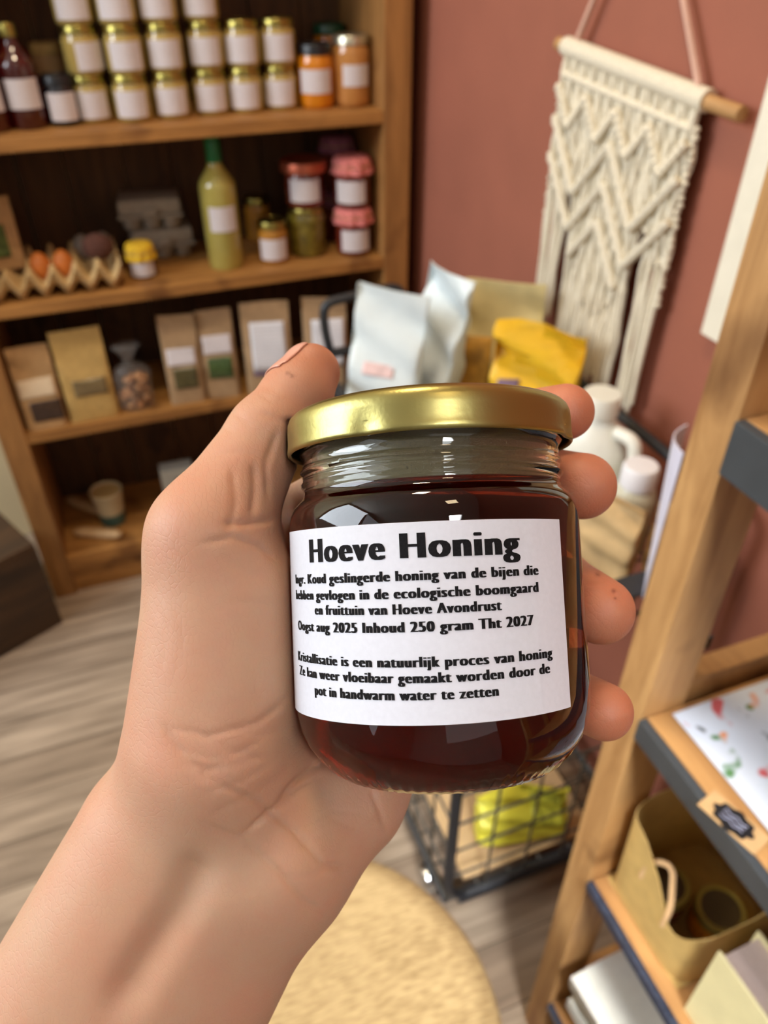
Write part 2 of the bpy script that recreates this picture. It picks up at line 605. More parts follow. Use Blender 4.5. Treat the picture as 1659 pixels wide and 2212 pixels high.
jar_thing('preserve_jar', 'tan spread jar with pale lid next to the right upright', inside(base_at(792, 231, Z1, 0.038), 0.0375), 0.0375, 0.124, M_TAN, M_TINW, 0.015, lab=(0.038, 0.076), half=0.75, off=0.30)
jar_thing('preserve_jar', 'orange preserve jar with green lid at the back of the top shelf', inside(base_at(772, 190, Z1, 0.036) + np.array([-0.012, 0.022, 0]), 0.036), 0.036, 0.130, M_PUMPK, M_DGRN, 0.018)

# ------------------------------------------------------------------ second shelf
Z2 = ZS[1]
bottle_thing('juice_bottle', 'tall cloudy yellow juice bottle with green cap', base_at(492, 585, Z2, 0.038), 0.038, 0.262, M_CIDER, M_GRNLID, 0.050, 0.0135, 0.165, 0.215, lab=(0.082, 0.132), half=0.75, off=0.1)
jar_thing('honey_jar', 'small amber jar with gold lid and white label beside the tall bottle', base_at(594, 572, Z2, 0.032), 0.0330, 0.088, M_HONEYD, M_GOLD, 0.014, lab=(0.010, 0.054), half=0.95, group='amber jars by the tall bottle')
jar_thing('honey_jar', 'small amber jar with gold lid half hidden behind the labelled amber jar', inside(base_at(566, 524, Z2, 0.032) + np.array([-0.004, 0.012, 0]), 0.033), 0.0310, 0.096, M_HONEYD, M_GOLD, 0.014, group='amber jars by the tall bottle')
pb = base_at(682, 557, Z2, 0.042) - np.array([0.016, 0, 0])
jar_thing('pickle_jar', 'olive green pickle jar under the copper-lidded jar', pb, 0.0415, 0.104, M_OLIVE, M_GOLD, 0.010)
jar_thing('jam_jar', 'dark red jar with wide copper lid stacked on the olive pickle jar', pb + np.array([0, 0, 0.1044]), 0.0405, 0.094, M_JAM, M_COPPER, 0.020, lid_r=0.051, lab=(0.016, 0.062), half=0.85)
pb = inside(base_at(790, 552, Z2, 0.038), 0.0475)
gp = 'jam jars with cloth covers on the second shelf'
c1 = jar_thing('jam_jar', 'jam jar with pink cloth cover, lower of the front two', pb, 0.0395, 0.098, M_JAM, M_GOLD, 0.012, lab=(0.012, 0.058), half=0.85, off=0.15, cloth=M_PINK, group=gp)
dup(c1, pb + np.array([0, 0, 0.103]), face_cam(pb) - 0.25, 'jam jar with pink cloth cover, upper of the front two')
pb2 = pb + np.array([0.0, 0.104, 0])
c2 = jar_thing('jam_jar', 'jam jar with mauve cloth cover, lower of the back two', pb2, 0.0355, 0.108, M_JAM, M_GOLD, 0.012, cloth=M_PURP, group=gp)
dup(c2, pb2 + np.array([0, 0, 0.113]), 0.4, 'jam jar with mauve cloth cover, upper of the back two')
jar_thing('jam_jar', 'small dark jar with yellow cloth cover beside the egg tray', base_at(313, 604, Z2, 0.028), 0.028, 0.066, M_WINE, M_GOLD, 0.011, lab=(0.006, 0.042), half=0.95, cloth=M_YELC)

# egg tray, eggs
M_PULP = plain('beige_egg_pulp', (206, 176, 124), 0.9, var=0.06, scale=150, bump=0.0008)
M_PULPG = plain('grey_egg_pulp', (150, 138, 122), 0.9, var=0.06, scale=150, bump=0.0008)
tx0, tx1, ty0, ty1 = -0.214, 0.048, SY + 0.012, SY + 0.205
et = thing('egg_tray', ((tx0 + tx1) / 2, (ty0 + ty1) / 2, Z2), 'beige pulp egg tray with pointed studs on the second shelf', 'egg tray')
PT = 0.0437


def traypt(s, t):
    x = s * (tx1 - tx0); y = t * (ty1 - ty0)
    c = math.cos(2 * math.pi * x / PT); e = math.cos(2 * math.pi * y / PT)
    z = 0.022 + 0.011 * (c + e) + 0.012 * max(0, c) ** 3 * max(0, e) ** 3
    return (x - (tx1 - tx0) / 2, y - (ty1 - ty0) / 2, max(z, 0.0022))


MB().grid(traypt, 84, 62, thick=-0.002).build('tray', M_PULP, et, smooth=True, angle=0)
M_EGGB = plain('brown_eggshell', (206, 118, 48), 0.5, var=0.06, scale=60)
M_EGGG = plain('grey_eggshell', (150, 142, 130), 0.5, var=0.05, scale=60)


def egg(label, loc, mat, s=1.0, group='eggs in the tray'):
    p = []
    for k in range(17):
        a = math.pi * k / 16
        p.append((max(0.0003, 0.0215 * s * math.sin(a) * (1 + 0.10 * math.cos(a))), 0.029 * s * (1 - math.cos(a))))
    o = MB().lathe(p, 28).build('egg', mat, None, smooth=True, angle=0)
    o.location = [float(q) for q in loc]
    return tag(o, label, 'egg', group)


def cell(i, j):
    return np.array([tx0 + (i + 0.5) * PT, ty0 + (j + 0.5) * PT, Z2 + 0.0165])


egg('brown egg, left of the two in the tray', cell(2, 1), M_EGGB, 1.0)
egg('brown egg, right of the two in the tray', cell(3, 1), M_EGGB, 1.0)
egg('pale grey egg behind the dark brown pouch, left one', cell(4, 3), M_EGGG, 1.0)
egg('pale grey egg behind the dark brown pouch, right one', cell(5, 3), M_EGGG, 1.0)
po = MB()
po.ball((0, 0, 0.027), 0.030, 28, sq=(1.05, 0.72, 0.9))
po.v = [(x * (1 + 0.08 * math.sin(9 * z * 60 + 4 * x * 60)), y, max(z, 0.0)) for x, y, z in po.v]
pou = po.build('pouch', plain('dark_brown_felt', (92, 58, 48), 0.95, var=0.1, scale=90), None, smooth=True, angle=0)
pou.location = [float(q) for q in cell(5, 1) - np.array([0.014, 0.0, -0.0285])]
tag(pou, 'dark brown rounded pouch sitting in the egg tray right of the eggs', 'pouch')


def carton(loc, rot, label):
    t = thing('egg_carton', loc, label, 'egg carton', 'closed grey egg cartons', (0, 0, rot))
    b = MB()
    for i in range(3):
        for j in range(2):
            b.lathe([(0.0003, 0.0), (0.014, 0.0), (0.018, 0.004), (0.0225, 0.030), (0.0003, 0.030)], 20, Matrix.Translation((-0.042 + i * 0.042, -0.022 + j * 0.044, 0)))
    b.box((-0.068, -0.047, 0.027), (0.068, 0.047, 0.033), 0.002)
    b.build('tray', M_PULPG, t, smooth=True, angle=50)
    l = MB(); l.box((-0.066, -0.046, 0.0332), (0.066, 0.046, 0.066), 0.014)
    l.box((-0.014, -0.053, 0.034), (0.014, -0.046, 0.048), 0.003)
    l.build('lid', M_PULPG, t, smooth=True, angle=60)


cb = np.array([0.150, SY + 0.205, Z2 + 0.0005])
carton(cb, face_cam(cb) + 0.10, 'grey egg carton, lower of the two stacked')
carton(cb + np.array([-0.012, -0.004, 0.0662]), face_cam(cb) - 0.05, 'grey egg carton, upper of the two stacked')


# ------------------------------------------------------------------ paper bags
def bag(name, label, loc, w, h, d, mat, rot=None, roll=0.0, stickers=(), group=None, cat='bag', fold=0.18, lean=0.0, crumple=0.002, seed=0, top_w=1.0, clip=None):
    """flat-bottomed bag pinched to a flat top; stickers: (name, material, x0, x1, z0, z1)"""
    t = thing(name, loc, label, cat, group, (lean, roll, face_cam(loc) if rot is None else rot))
    rnd = random.Random(seed)
    ph = [rnd.uniform(0, 6.28) for _ in range(6)]

    def depth(z):
        s = z / h
        return max(0.0016, d / 2 * (1 - max(0, (s - 0.35) / (1 - fold - 0.35)) ** 1.3) if s < 1 - fold else 0.0016)

    def ring(s):
        z = s * h
        dd = depth(z)
        ww = w / 2 * (1 + (top_w - 1) * s)
        pts = []
        for k in range(48):
            a = 2 * math.pi * k / 48
            c, q = math.cos(a), math.sin(a)
            x = ww * math.copysign(abs(c) ** 0.28, c); y = dd * math.copysign(abs(q) ** 0.28, q)
            cr = crumple * (math.sin(40 * x + 21 * z / h + ph[0]) + math.sin(75 * z + 30 * x + ph[1]) * 0.7) * (0.3 + s)
            if abs(q) > 0.3:
                y += cr
            pts.append((x, y, z))
        return pts
    m = MB()
    N = 22
    for i in range(N + 1):
        m.v += ring(i / N)
    for i in range(N):
        for k in range(48):
            m.f.append((i * 48 + k, i * 48 + (k + 1) % 48, (i + 1) * 48 + (k + 1) % 48, (i + 1) * 48 + k))
    m.f.append(tuple(range(47, -1, -1))); m.f.append(tuple(N * 48 + k for k in range(48)))
    m.build('bag_body', mat, t, smooth=True, angle=50)
    for nm, sm, x0, x1, z0, z1 in stickers:
        g = MB()

        def fn(s, q, x0=x0, x1=x1, z0=z0, z1=z1):
            x = x0 + (x1 - x0) * s; z = z1 + (z0 - z1) * q
            c_ = crumple * (math.sin(40 * x + 21 * z / h + ph[0]) + math.sin(75 * z + 30 * x + ph[1]) * 0.7) * (0.3 + z / h)
            return (x, -depth(z) * 0.995 + c_ - 0.0016, z)
        g.grid(fn, 10, 10, thick=0.0006)
        g.build(nm, sm, t, smooth=True, angle=0)
    if clip:
        c = MB(); c.box((-w * 0.5, -0.005, h - 0.012), (w * 0.5, 0.005, h + 0.001), 0.001); c.build('clip', clip, t)
    return t


M_GREENP = plain('green_leaf_print', (86, 104, 52), 0.7, var=0.25, scale=60)
M_DRKW = plain('dark_contents_behind_window', (70, 52, 44), 0.15, var=0.3, scale=120)
M_GRYW = plain('grey_contents_behind_window', (130, 112, 78), 0.15, var=0.12, scale=120)
M_GRNW = plain('green_tea_behind_window', (70, 92, 50), 0.15, var=0.3, scale=160)
M_OLVW = plain('olive_tea_behind_window', (92, 86, 58), 0.15, var=0.25, scale=160)
M_LABY = printed('ivory_sticker', (236, 214, 180))
M_BIGL = printed('white_paper_label', (222, 222, 228), 0.2, 40)
M_MAUVE = plain('mauve_print', (118, 98, 124), 0.7)
bl0 = np.array([-0.166, SY + 0.105, Z2 + 0.0435])
bag('paper_bag', 'kraft paper bag with green print standing in the egg tray at the left edge', bl0, 0.070, 0.135, 0.030, M_KRAFT, stickers=[('green_print', M_GREENP, -0.03, 0.012, 0.025, 0.085)], seed=1)

Z3 = ZS[2]
gk = 'kraft paper bags on the third shelf'


def bag_at(u, v, z, d):
    return base_at(u, v, z, d / 2)


bag('paper_bag', 'kraft bag with ivory label and dark window next to the left upright', np.array([-0.174, 1.636, Z3 + 0.0004]), 0.084, 0.185, 0.045, M_KRAFT, stickers=[('label', M_LABY, -0.036, 0.036, 0.078, 0.116), ('window', M_DRKW, -0.024, 0.040, 0.020, 0.068)], group=gk, seed=2, rot=0.03)
bag('paper_bag', 'yellowish kraft bag with a grey window and no label', np.array([-0.074, 1.640, Z3 + 0.0004]), 0.104, 0.205, 0.045, M_KRAFT2, stickers=[('window', M_GRYW, -0.030, 0.040, 0.060, 0.098)], group=gk, seed=3)
bag('paper_bag', 'kraft bag with white label and olive window, left of the close pair', bag_at(410, 871, Z3, 0.05), 0.080, 0.205, 0.050, M_GREYB, stickers=[('label', M_LAB, -0.032, 0.030, 0.096, 0.132), ('window', M_OLVW, -0.024, 0.028, 0.040, 0.090)], group=gk, seed=4)
bag('paper_bag', 'kraft bag with white label and green window, right of the close pair', bag_at(485, 858, Z3, 0.05), 0.078, 0.205, 0.050, M_GREYB, stickers=[('label', M_LAB, -0.032, 0.032, 0.108, 0.148), ('window', M_GRNW, -0.026, 0.028, 0.050, 0.100)], group=gk, seed=5)
bag('paper_bag', 'kraft bag with tall white label, left of the two by the thumb', bag_at(588, 850, Z3, 0.05), 0.108, 0.215, 0.050, M_GREYB, stickers=[('label', M_BIGL, -0.036, 0.042, 0.060, 0.170), ('stripe', M_MAUVE, -0.036, 0.042, 0.048, 0.060)], group=gk, seed=6)
bag('paper_bag', 'kraft bag with tall white label partly behind the thumb', bag_at(708, 838, Z3, 0.05), 0.100, 0.215, 0.050, M_GREYB, stickers=[('label', M_BIGL, -0.030, 0.044, 0.060, 0.165)], group=gk, seed=7)

# bag of nuts: clear film over a lumpy heap
nb = bag_at(292, 893, Z3, 0.06) + np.array([0.010, 0, 0])
nt_ = thing('nut_bag', nb, 'see-through bag of dark nuts between the kraft bags', 'bag', None, (0, 0, face_cam(nb)))
M_NUT = plain('dark_nuts', (176, 124, 74), 0.4, var=0.35, scale=40)
M_FILM, _nt, _b = new_mat('clear_film')
_b.inputs['Alpha'].default_value = 0.09; _b.inputs['Roughness'].default_value = 0.12
_b.inputs['Base Color'].default_value = (0.8, 0.78, 0.74, 1)
nm = MB()
rr = random.Random(3)
for k in range(60):
    a = rr.uniform(0, 6.28); z = rr.uniform(0.009, 0.082); q = 0.024 * math.sqrt(rr.random())
    nm.ball((q * 1.25 * math.cos(a), q * 0.8 * math.sin(a), z), rr.uniform(0.006, 0.009), 10, sq=(1, 1, rr.uniform(0.7, 1.1)))
nm.build('nuts', M_NUT, nt_, smooth=True, angle=0)['kind'] = 'stuff'
fm = MB()
fm.lathe([(0.0003, 0.0), (0.030, 0.0), (0.040, 0.006), (0.042, 0.04), (0.040, 0.085), (0.030, 0.102), (0.012, 0.112), (0.009, 0.118), (0.020, 0.140), (0.030, 0.152)], 40, Matrix.Diagonal((1, 0.75, 1, 1)), mod=lambda r, z, a, k: r * (1 + 0.10 * math.sin(a * 7 + k * 1.7) * (0.3 + z * 6)))
fm.build('film', M_FILM, nt_, smooth=True, angle=0)

# ------------------------------------------------------------------ bottom shelf
Z4 = ZS[3]
cp = base_at(250, 1140, Z4, 0.036)
ct = thing('paper_cup', cp, 'cream and teal paper cup filled to the rim on the bottom shelf', 'cup')
M_CUPC = plain('cream_card', (206, 192, 156), 0.6, var=0.03)
M_CUPT = plain('teal_card', (70, 100, 92), 0.6, var=0.04)
MB().lathe([(0.0003, 0.001), (0.030, 0.001), (0.031, 0), (0.0335, 0.034)], 36).build('band', M_CUPT, ct, smooth=True, angle=40)
MB().lathe([(0.0335, 0.0342), (0.0385, 0.093), (0.0400, 0.0945), (0.0400, 0.0965), (0.0385, 0.0975), (0.0372, 0.0965), (0.0366, 0.090), (0.0325, 0.0342)], 36).build('cup_wall', M_CUPC, ct, smooth=True, angle=50)
MB().lathe([(0.0003, 0.088), (0.0362, 0.088), (0.0363, 0.0895), (0.0003, 0.0900)], 36).build('filling', plain('tan_wax', (206, 176, 116), 0.5, var=0.03), ct, smooth=True, angle=40)
M_PALEW = wood('pale_beech', (188, 152, 108), (214, 182, 138), (20, 3, 20), knots=False)


def paddle(loc, rot, label):
    m = MB()
    prof = [(0.0003, -0.062), (0.008, -0.060), (0.0135, -0.045), (0.0150, -0.02), (0.0150, 0.02), (0.0130, 0.045), (0.008, 0.060), (0.0003, 0.062)]
    m.lathe(prof, 20, Matrix.Rotation(math.pi / 2, 4, 'Y') @ Matrix.Diagonal((0.75, 1, 1, 1)))
    o = m.build('wooden_utensil', M_PALEW, None, smooth=True, angle=0)
    o.location = [float(q) for q in loc]; o.rotation_euler = (0, 0.0, rot)
    return tag(o, label, 'utensil', 'pale utensils on the bottom shelf')


q1 = on_z(152, 1098, Z4 + 0.012); q2 = on_z(180, 1158, Z4 + 0.012)
paddle((q1[0] + 0.035, q1[1], Z4 + 0.0118), -0.85, 'pale rounded utensil lying on the bottom shelf, the one further back')
paddle((q2[0] + 0.035, q2[1], Z4 + 0.0118), -0.45, 'pale rounded utensil lying on the bottom shelf, the one nearer the front edge')
bx = base_at(392, 1095, Z4, 0.02)
bt = thing('card_box', bx, 'white upright card box with green corner and dark dot beside the wrist', 'box', None, (0, 0, face_cam(bx)))
MB().box((-0.036, -0.02, 0), (0.046, 0.02, 0.120), 0.002).build('box', plain('pale_card', (196, 200, 190), 0.6, var=0.03), bt)
MB().box((-0.0355, -0.0208, 0.026), (-0.005, -0.0201, 0.056)).build('green_print', plain('green_print', (58, 128, 92), 0.6), bt)
m = MB(); m.lathe([(0.0003, 0), (0.011, 0), (0.011, 0.0008), (0.0003, 0.0008)], 24, Matrix.Translation((0.008, -0.0202, 0.083)) @ Matrix.Rotation(math.pi / 2, 4, 'X')); m.build('dark_dot', plain('dark_print', (48, 32, 40), 0.6), bt)
dt_ = base_at(165, 1062, Z4, 0.02); dt_[1] += 0.03
dr = thing('dried_stems', dt_, 'bundle of dried stems leaning in the back corner of the bottom shelf', 'dried flowers')
sm = MB(); rr = random.Random(5)
for k in range(14):
    a = rr.uniform(-0.5, 0.35); b = rr.uniform(-0.2, 0.12)
    pts = [(0.004 * math.sin(k), 0.004 * math.cos(k), 0.001), (a * 0.05, b * 0.05, 0.07), (a * 0.13, b * 0.1, 0.135 + 0.02 * rr.random())]
    sm.tube(pts, 0.0013, 6)
    sm.ball(pts[-1], 0.006, 8, sq=(0.8, 0.8, 1.5))
sm.build('stems', plain('dried_straw', (132, 96, 62), 0.9, var=0.25), dr, smooth=True)

# ------------------------------------------------------------------ dark crate on the floor left of the bookcase
c0 = np.array([-0.262, 1.507, 0.0]); ex = np.array([-0.90, -0.436, 0]); ey = np.array([-0.436, 0.90, 0])
cc = c0 + ex * 0.20 + ey * 0.13
cr_ = thing('wooden_crate', cc, 'dark brown wooden crate on the floor left of the bookcase', 'crate', None, (0, 0, math.atan2(0.436, 0.90)))
M_CRATE = wood('dark_brown_stain', (44, 30, 18), (78, 54, 32), (3, 24, 24), rough=0.55)
HCR = 0.235
for nm, lo, hi in (('front_board', (-0.20, -0.13, 0), (0.20, -0.116, HCR)), ('back_board', (-0.20, 0.116, 0), (0.20, 0.13, HCR)), ('end_board', (0.186, -0.1155, 0), (0.20, 0.1155, HCR)),
                   ('end_board', (-0.20, -0.1155, 0), (-0.186, 0.1155, HCR)), ('floor_board', (-0.1855, -0.1155, 0), (0.1855, 0.1155, 0.012))):
    MB().box(lo, hi, 0.002).build(nm, M_CRATE, cr_)
MB().box((-0.199, -0.129, HCR + 0.0005), (0.199, 0.129, HCR + 0.014), 0.002).build('lid', M_CRATE, cr_)
# ------------------------------------------------------------------ macrame on the red wall
M_COTTON = plain('natural_cotton_cord', (222, 212, 190), 0.9, var=0.05, scale=240, bump=0.0006)
M_STICK = wood('pale_branch', (168, 124, 76), (198, 156, 104), (20, 3, 20), knots=False)
dA, dB = on_x(1207, 93, XW - 0.018), on_x(1603, 247, XW - 0.018)
mac = thing('macrame_wall_hanging', dA, 'natural cotton macrame hanging on a stick on the red wall', 'wall hanging')
O_M = Vector(dA)


def mp_(s, z, x=0.0):
    """s along the stick 0..1 from its left end, z below it"""
    p = dA + (dB - dA) * s
    return Vector((p[0] - x, p[1], p[2] - z)) - O_M


st = MB(); st.tube([mp_(k / 8, 0.001 * math.sin(k * 2)) for k in range(9)], 0.0085, 12); st.build('stick', M_STICK, mac, smooth=True)
ro = MB(); ro.tube([mp_(0.055 + 0.80 * k / 60, 0.0, 0.0) for k in range(61)], 0.0125, 14, radii=[0.0125 + 0.0008 * (k % 2) for k in range(61)]); ro.build('wrapped_knots', M_COTTON, mac, smooth=True)
hk = Vector(on_x(1420, -330, XW - 0.012)) - O_M
cord = MB(); cord.tube([mp_(0.12, -0.011), hk, mp_(0.80, -0.011)], 0.0045, 8); cord.build('hanging_cord', plain('blush_cotton_cord', (208, 168, 150), 0.9, var=0.05), mac, smooth=True)
HK = MB(); HK.tube([hk + Vector((0.012, 0, 0.006)), hk + Vector((-0.006, 0, 0.006)), hk + Vector((-0.006, 0, 0.016))], 0.002, 8); HK.build('nail', M_BLK, mac)


def vbot(s):                                                     # lower edge of the knotted part: steps to a point in the middle
    q = abs(s - 0.52) * 2
    return 0.330 - 0.135 * min(1, q * 1.1)


NS = 46
pan, fr = MB(), MB()
rr = random.Random(11)
S0, S1 = 0.085, 0.835
for i in range(NS):
    s = S0 + (S1 - S0) * i / (NS - 1)
    uu = i / (NS - 1)
    zb = vbot(uu)
    gap = 0.17 < uu < 0.23 or 0.79 < uu < 0.85
    if gap:
        zb = 0.165
    pts = []
    a0 = rr.uniform(0, 6.28)
    for k in range(15):
        t = k / 14
        z = 0.010 + (zb - 0.010) * t
        sw = 0.010 * math.sin(t * 9 + i * 0.82) * min(1, t * 4)
        pts.append(mp_(s + sw - 0.0 * t, z, 0.004 + 0.004 * math.sin(i * 1.7 + t * 12)))
    pan.tube(pts, 0.0042, 6)
    zf = 0.366 + 0.035 * (1 - abs(i / (NS - 1) - 0.55) * 1.6) + rr.uniform(-0.012, 0.012) + 0.03 * (i / NS)
    pts = [pts[-1]] + [mp_(s + 0.004 * math.sin(a0 + t * 3), zb + (zf - zb) * t, 0.004 + rr.uniform(-0.002, 0.003)) for t in (0.25, 0.5, 0.75, 1.0)]
    if gap or (rr.random() < 0.16 and 2 < i < NS - 3):
        continue
    fr.tube(pts, 0.0034, 6, radii=[0.004, 0.0036, 0.0034, 0.0034, 0.0028])
# backing web so that the knotted part reads as dense cloth
pan.grid(lambda u, t: mp_(S0 + (S1 - S0) * u, 0.010 + (min(vbot(u), 0.165 if (0.16 < u < 0.24 or 0.78 < u < 0.86) else 9) - 0.014) * t, 0.001 + 0.0015 * math.sin(u * 60) * math.sin(t * 40)), 60, 30, thick=0.003)
# diagonal knot ridges that make the V pattern
for z0, n in ((0.045, 4), (0.085, 2), (0.135, 2), (0.185, 2)):
    for d in range(n):
        cx_ = (d + 0.5) / n
        for sg in (-1, 1):
            pts = []
            for k in range(13):
                t = k / 12
                u = cx_ + sg * (0.5 / n) * (1 - t)
                z = z0 + (0.085 if n == 2 else 0.045) * t
                if z < vbot(u) - 0.005:
                    pts.append(mp_(S0 + (S1 - S0) * u, z, 0.011 + 0.0015 * (k % 2)))
            if len(pts) > 2:
                pan.tube(pts, 0.0062, 8, radii=[0.0060 + 0.0014 * (k % 2) for k in range(len(pts))])
for k in range(26):                                               # small picots along the sides
    z = 0.03 + 0.22 * k / 26
    for s in (S0 - 0.012, S1 + 0.010):
        pan.ball(mp_(s + 0.004 * math.sin(k * 2.1), z, 0.004), 0.0042, 8)
pan.tube([mp_(S0 + (S1 - S0) * k / 40, 0.030 + 0.001 * (k % 2), 0.007) for k in range(41)], 0.0055, 8)
pan.build('knotted_panel', M_COTTON, mac, smooth=True)
fr.build('fringe', M_COTTON, mac, smooth=True)

# white board on the red wall, beyond the wooden rack
wb = MB(); wb.box((XW - 0.012, 0.28, float(on_x(1530, 716, XW)[2])), (XW - 0.0005, float(on_x(1530, 716, XW)[1]), 1.62), 0.001)
tag(wb.build('white_board', plain('white_board', (232, 226, 208), 0.6, var=0.02)), 'white board on the red wall behind the wooden rack', 'board')

# ------------------------------------------------------------------ pouf
M_JUTE, _nt, _b = new_mat('jute_weave')
_tc = _nt.nodes.new('ShaderNodeTexCoord')
_m1 = _nt.nodes.new('ShaderNodeMapping'); _m1.inputs['Scale'].default_value = (60, 300, 100); _m1.inputs['Rotation'].default_value = (0, 0, 0.7)
_a = _nt.nodes.new('ShaderNodeTexNoise'); _a.inputs['Scale'].default_value = 1.0; _a.inputs['Detail'].default_value = 6
_c = _nt.nodes.new('ShaderNodeTexNoise'); _c.inputs['Scale'].default_value = 7.0; _c.inputs['Detail'].default_value = 4
_s = _nt.nodes.new('ShaderNodeMath'); _s.operation = 'MULTIPLY_ADD'; _s.inputs[1].default_value = 0.6
_r = _nt.nodes.new('ShaderNodeValToRGB')
_r.color_ramp.elements[0].position = 0.55; _r.color_ramp.elements[0].color = rgba((158, 130, 86))
_r.color_ramp.elements[1].position = 0.95; _r.color_ramp.elements[1].color = rgba((204, 176, 126))
_nt.links.new(_tc.outputs['Object'], _m1.inputs[0]); _nt.links.new(_m1.outputs[0], _a.inputs['Vector']); _nt.links.new(_tc.outputs['Object'], _c.inputs['Vector'])
_nt.links.new(_c.outputs['Fac'], _s.inputs[0]); _nt.links.new(_a.outputs['Fac'], _s.inputs[2]); _nt.links.new(_s.outputs[0], _r.inputs[0])
_nt.links.new(_r.outputs[0], _b.inputs['Base Color']); _b.inputs['Roughness'].default_value = 0.9
_bp = _nt.nodes.new('ShaderNodeBump'); _bp.inputs['Distance'].default_value = 0.003; _bp.inputs['Strength'].default_value = 0.7
_nt.links.new(_a.outputs['Fac'], _bp.inputs['Height']); _nt.links.new(_bp.outputs[0], _b.inputs['Normal'])
pf = MB()
pp = [(0.0003, 0.0), (0.182, 0.0), (0.202, 0.012), (0.212, 0.05), (0.217, 0.20), (0.216, 0.39), (0.212, 0.430), (0.204, 0.445), (0.178, 0.454), (0.10, 0.458), (0.0003, 0.460)]
pf.lathe(pp, 96, mod=lambda r, z, a, k: r * (1 + (0.006 * math.sin(a * 5 + 1) if 0.01 < z < 0.43 else 0)))
pfo = pf.build('pouf', M_JUTE, None, smooth=True, angle=60); pfo.location = (0.022, 0.302, 0)
tag(pfo, 'round jute-covered pouf on the floor below the wrist', 'pouf')

# ------------------------------------------------------------------ wire cart against the red wall
M_IRON = plain('black_powder_coat', (38, 40, 44), 0.45, var=0.08)
M_WIRE = plain('grey_wire', (86, 82, 74), 0.45, metal=0.3, var=0.05)
M_CHROME = plain('chrome', (200, 204, 206), 0.2, metal=1.0, var=0.02)
ca = thing('wire_cart', (0.49, 0.86, 0), 'black wire cart with baskets on castors against the red wall', 'cart')
CL = Vector(ca.location)
KX0, KX1, KY0, KY1 = 0.312, 0.666, 0.535, 1.13
ZR, ZN, ZT, ZB = 0.78, 0.705, 0.655, 0.075


def L(*p):
    return Vector(p) - CL


def rounded(pts, r=0.05, n=6):
    out = []
    for i, p in enumerate(pts):
        p = Vector(p)
        if i in (0, len(pts) - 1):
            out.append(p); continue
        a, b = (Vector(pts[i - 1]) - p), (Vector(pts[i + 1]) - p)
        rr_ = min(r, a.length * 0.45, b.length * 0.45)
        a = p + a.normalized() * rr_; b = p + b.normalized() * rr_
        for k in range(n + 1):
            t = k / n
            out.append(a * (1 - t) ** 2 + p * 2 * t * (1 - t) + b * t * t)
    return out


for y, zt in ((KY0, ZN), (KY1, ZR)):
    f = MB(); f.tube(rounded([L(KX0, y, zt), L(KX0, y, ZB), L(KX1, y, ZB), L(KX1, y, zt)], 0.06), 0.0085 if y < 1 else 0.007, 10)
    f.build('end_frame', M_IRON, ca, smooth=True)
f = MB(); f.tube(rounded([L(KX0, KY0, ZN), L(KX0, KY1, ZR), L(KX1, KY1, ZR), L(KX1, KY0, ZR), L(KX1, KY0, ZN), L(KX0, KY0, ZN)], 0.03), 0.008, 10); f.build('top_rim', M_IRON, ca, smooth=True)
f = MB(); f.tube(rounded([L(KX0 + 0.022, KY1, ZR), L(KX0 + 0.014, KY1, ZR + 0.040), L(KX0 + 0.012, KY1, ZR + 0.088), L(KX0 + 0.15, KY1, ZR + 0.100), L(KX0 + 0.16, KY1, ZR)], 0.03), 0.0075, 10); f.build('handle', M_IRON, ca, smooth=True)
f = MB(); f.tube([L(KX0, KY0, ZB), L(KX0, KY1, ZB)], 0.007, 8); f.tube([L(KX1, KY0, ZB), L(KX1, KY1, ZB)], 0.007, 8); f.tube([L(KX0 + 0.02, KY0, ZB), L(KX1 - 0.02, KY0, ZB)], 0.012, 10); f.build('bottom_frame', M_IRON, ca, smooth=True)


def mesh_panel(name, origin, u, v, nu, nv, r=0.0024):
    m = MB(); o, u, v = Vector(origin), Vector(u), Vector(v)
    for i in range(nu + 1):
        m.tube([o + u * (i / nu), o + u * (i / nu) + v], r, 6)
    for j in range(nv + 1):
        m.tube([o + v * (j / nv), o + v * (j / nv) + u], r, 6)
    m.build(name, M_WIRE, ca, smooth=True)


ZB2 = 0.084
mesh_panel('basket_floor', L(KX0, KY0, ZB2), (KX1 - KX0, 0, 0), (0, KY1 - KY0, 0), 6, 10)
mesh_panel('basket_front', L(KX0, KY0, ZB), (KX1 - KX0, 0, 0), (0, 0, 0.30), 5, 4)
mesh_panel('basket_side', L(KX0, KY0, ZB), (0, KY1 - KY0, 0), (0, 0, 0.30), 9, 4)
mesh_panel('basket_back', L(KX0, KY1, ZB), (KX1 - KX0, 0, 0), (0, 0, 0.30), 5, 4)
mesh_panel('tray_floor', L(KX0, KY0, ZT), (KX1 - KX0, 0, 0), (0, KY1 - KY0, 0), 8, 14)
mesh_panel('tray_front', L(KX0, KY0, ZT), (KX1 - KX0, 0, 0), (0, 0, ZN - ZT), 8, 1)
mesh_panel('tray_side', L(KX0, KY0, ZT), (0, KY1 - KY0, 0), (0, 0, 0.055), 14, 1)
mesh_panel('tray_back', L(KX0, KY1, ZT), (KX1 - KX0, 0, 0), (0, 0, ZR - ZT), 8, 2)
for x in (KX0, KX1):
    for y in (KY0 + 0.07, KY1 - 0.05):
        w = MB()
        w.lathe([(0.010, -0.012), (0.0255, -0.012), (0.027, -0.008), (0.027, 0.008), (0.0255, 0.012), (0.010, 0.012)], 24, Matrix.Translation(L(x, y, 0.027)) @ Matrix.Rotation(math.pi / 2, 4, 'Y'))
        cw = w.build('castor', M_CHROME, ca, smooth=True, angle=40)
        h = MB(); h.box(L(x - 0.005, y - 0.008, 0.0545), L(x + 0.005, y + 0.008, ZB), 0.001); h.build('castor_fork', M_IRON, cw)

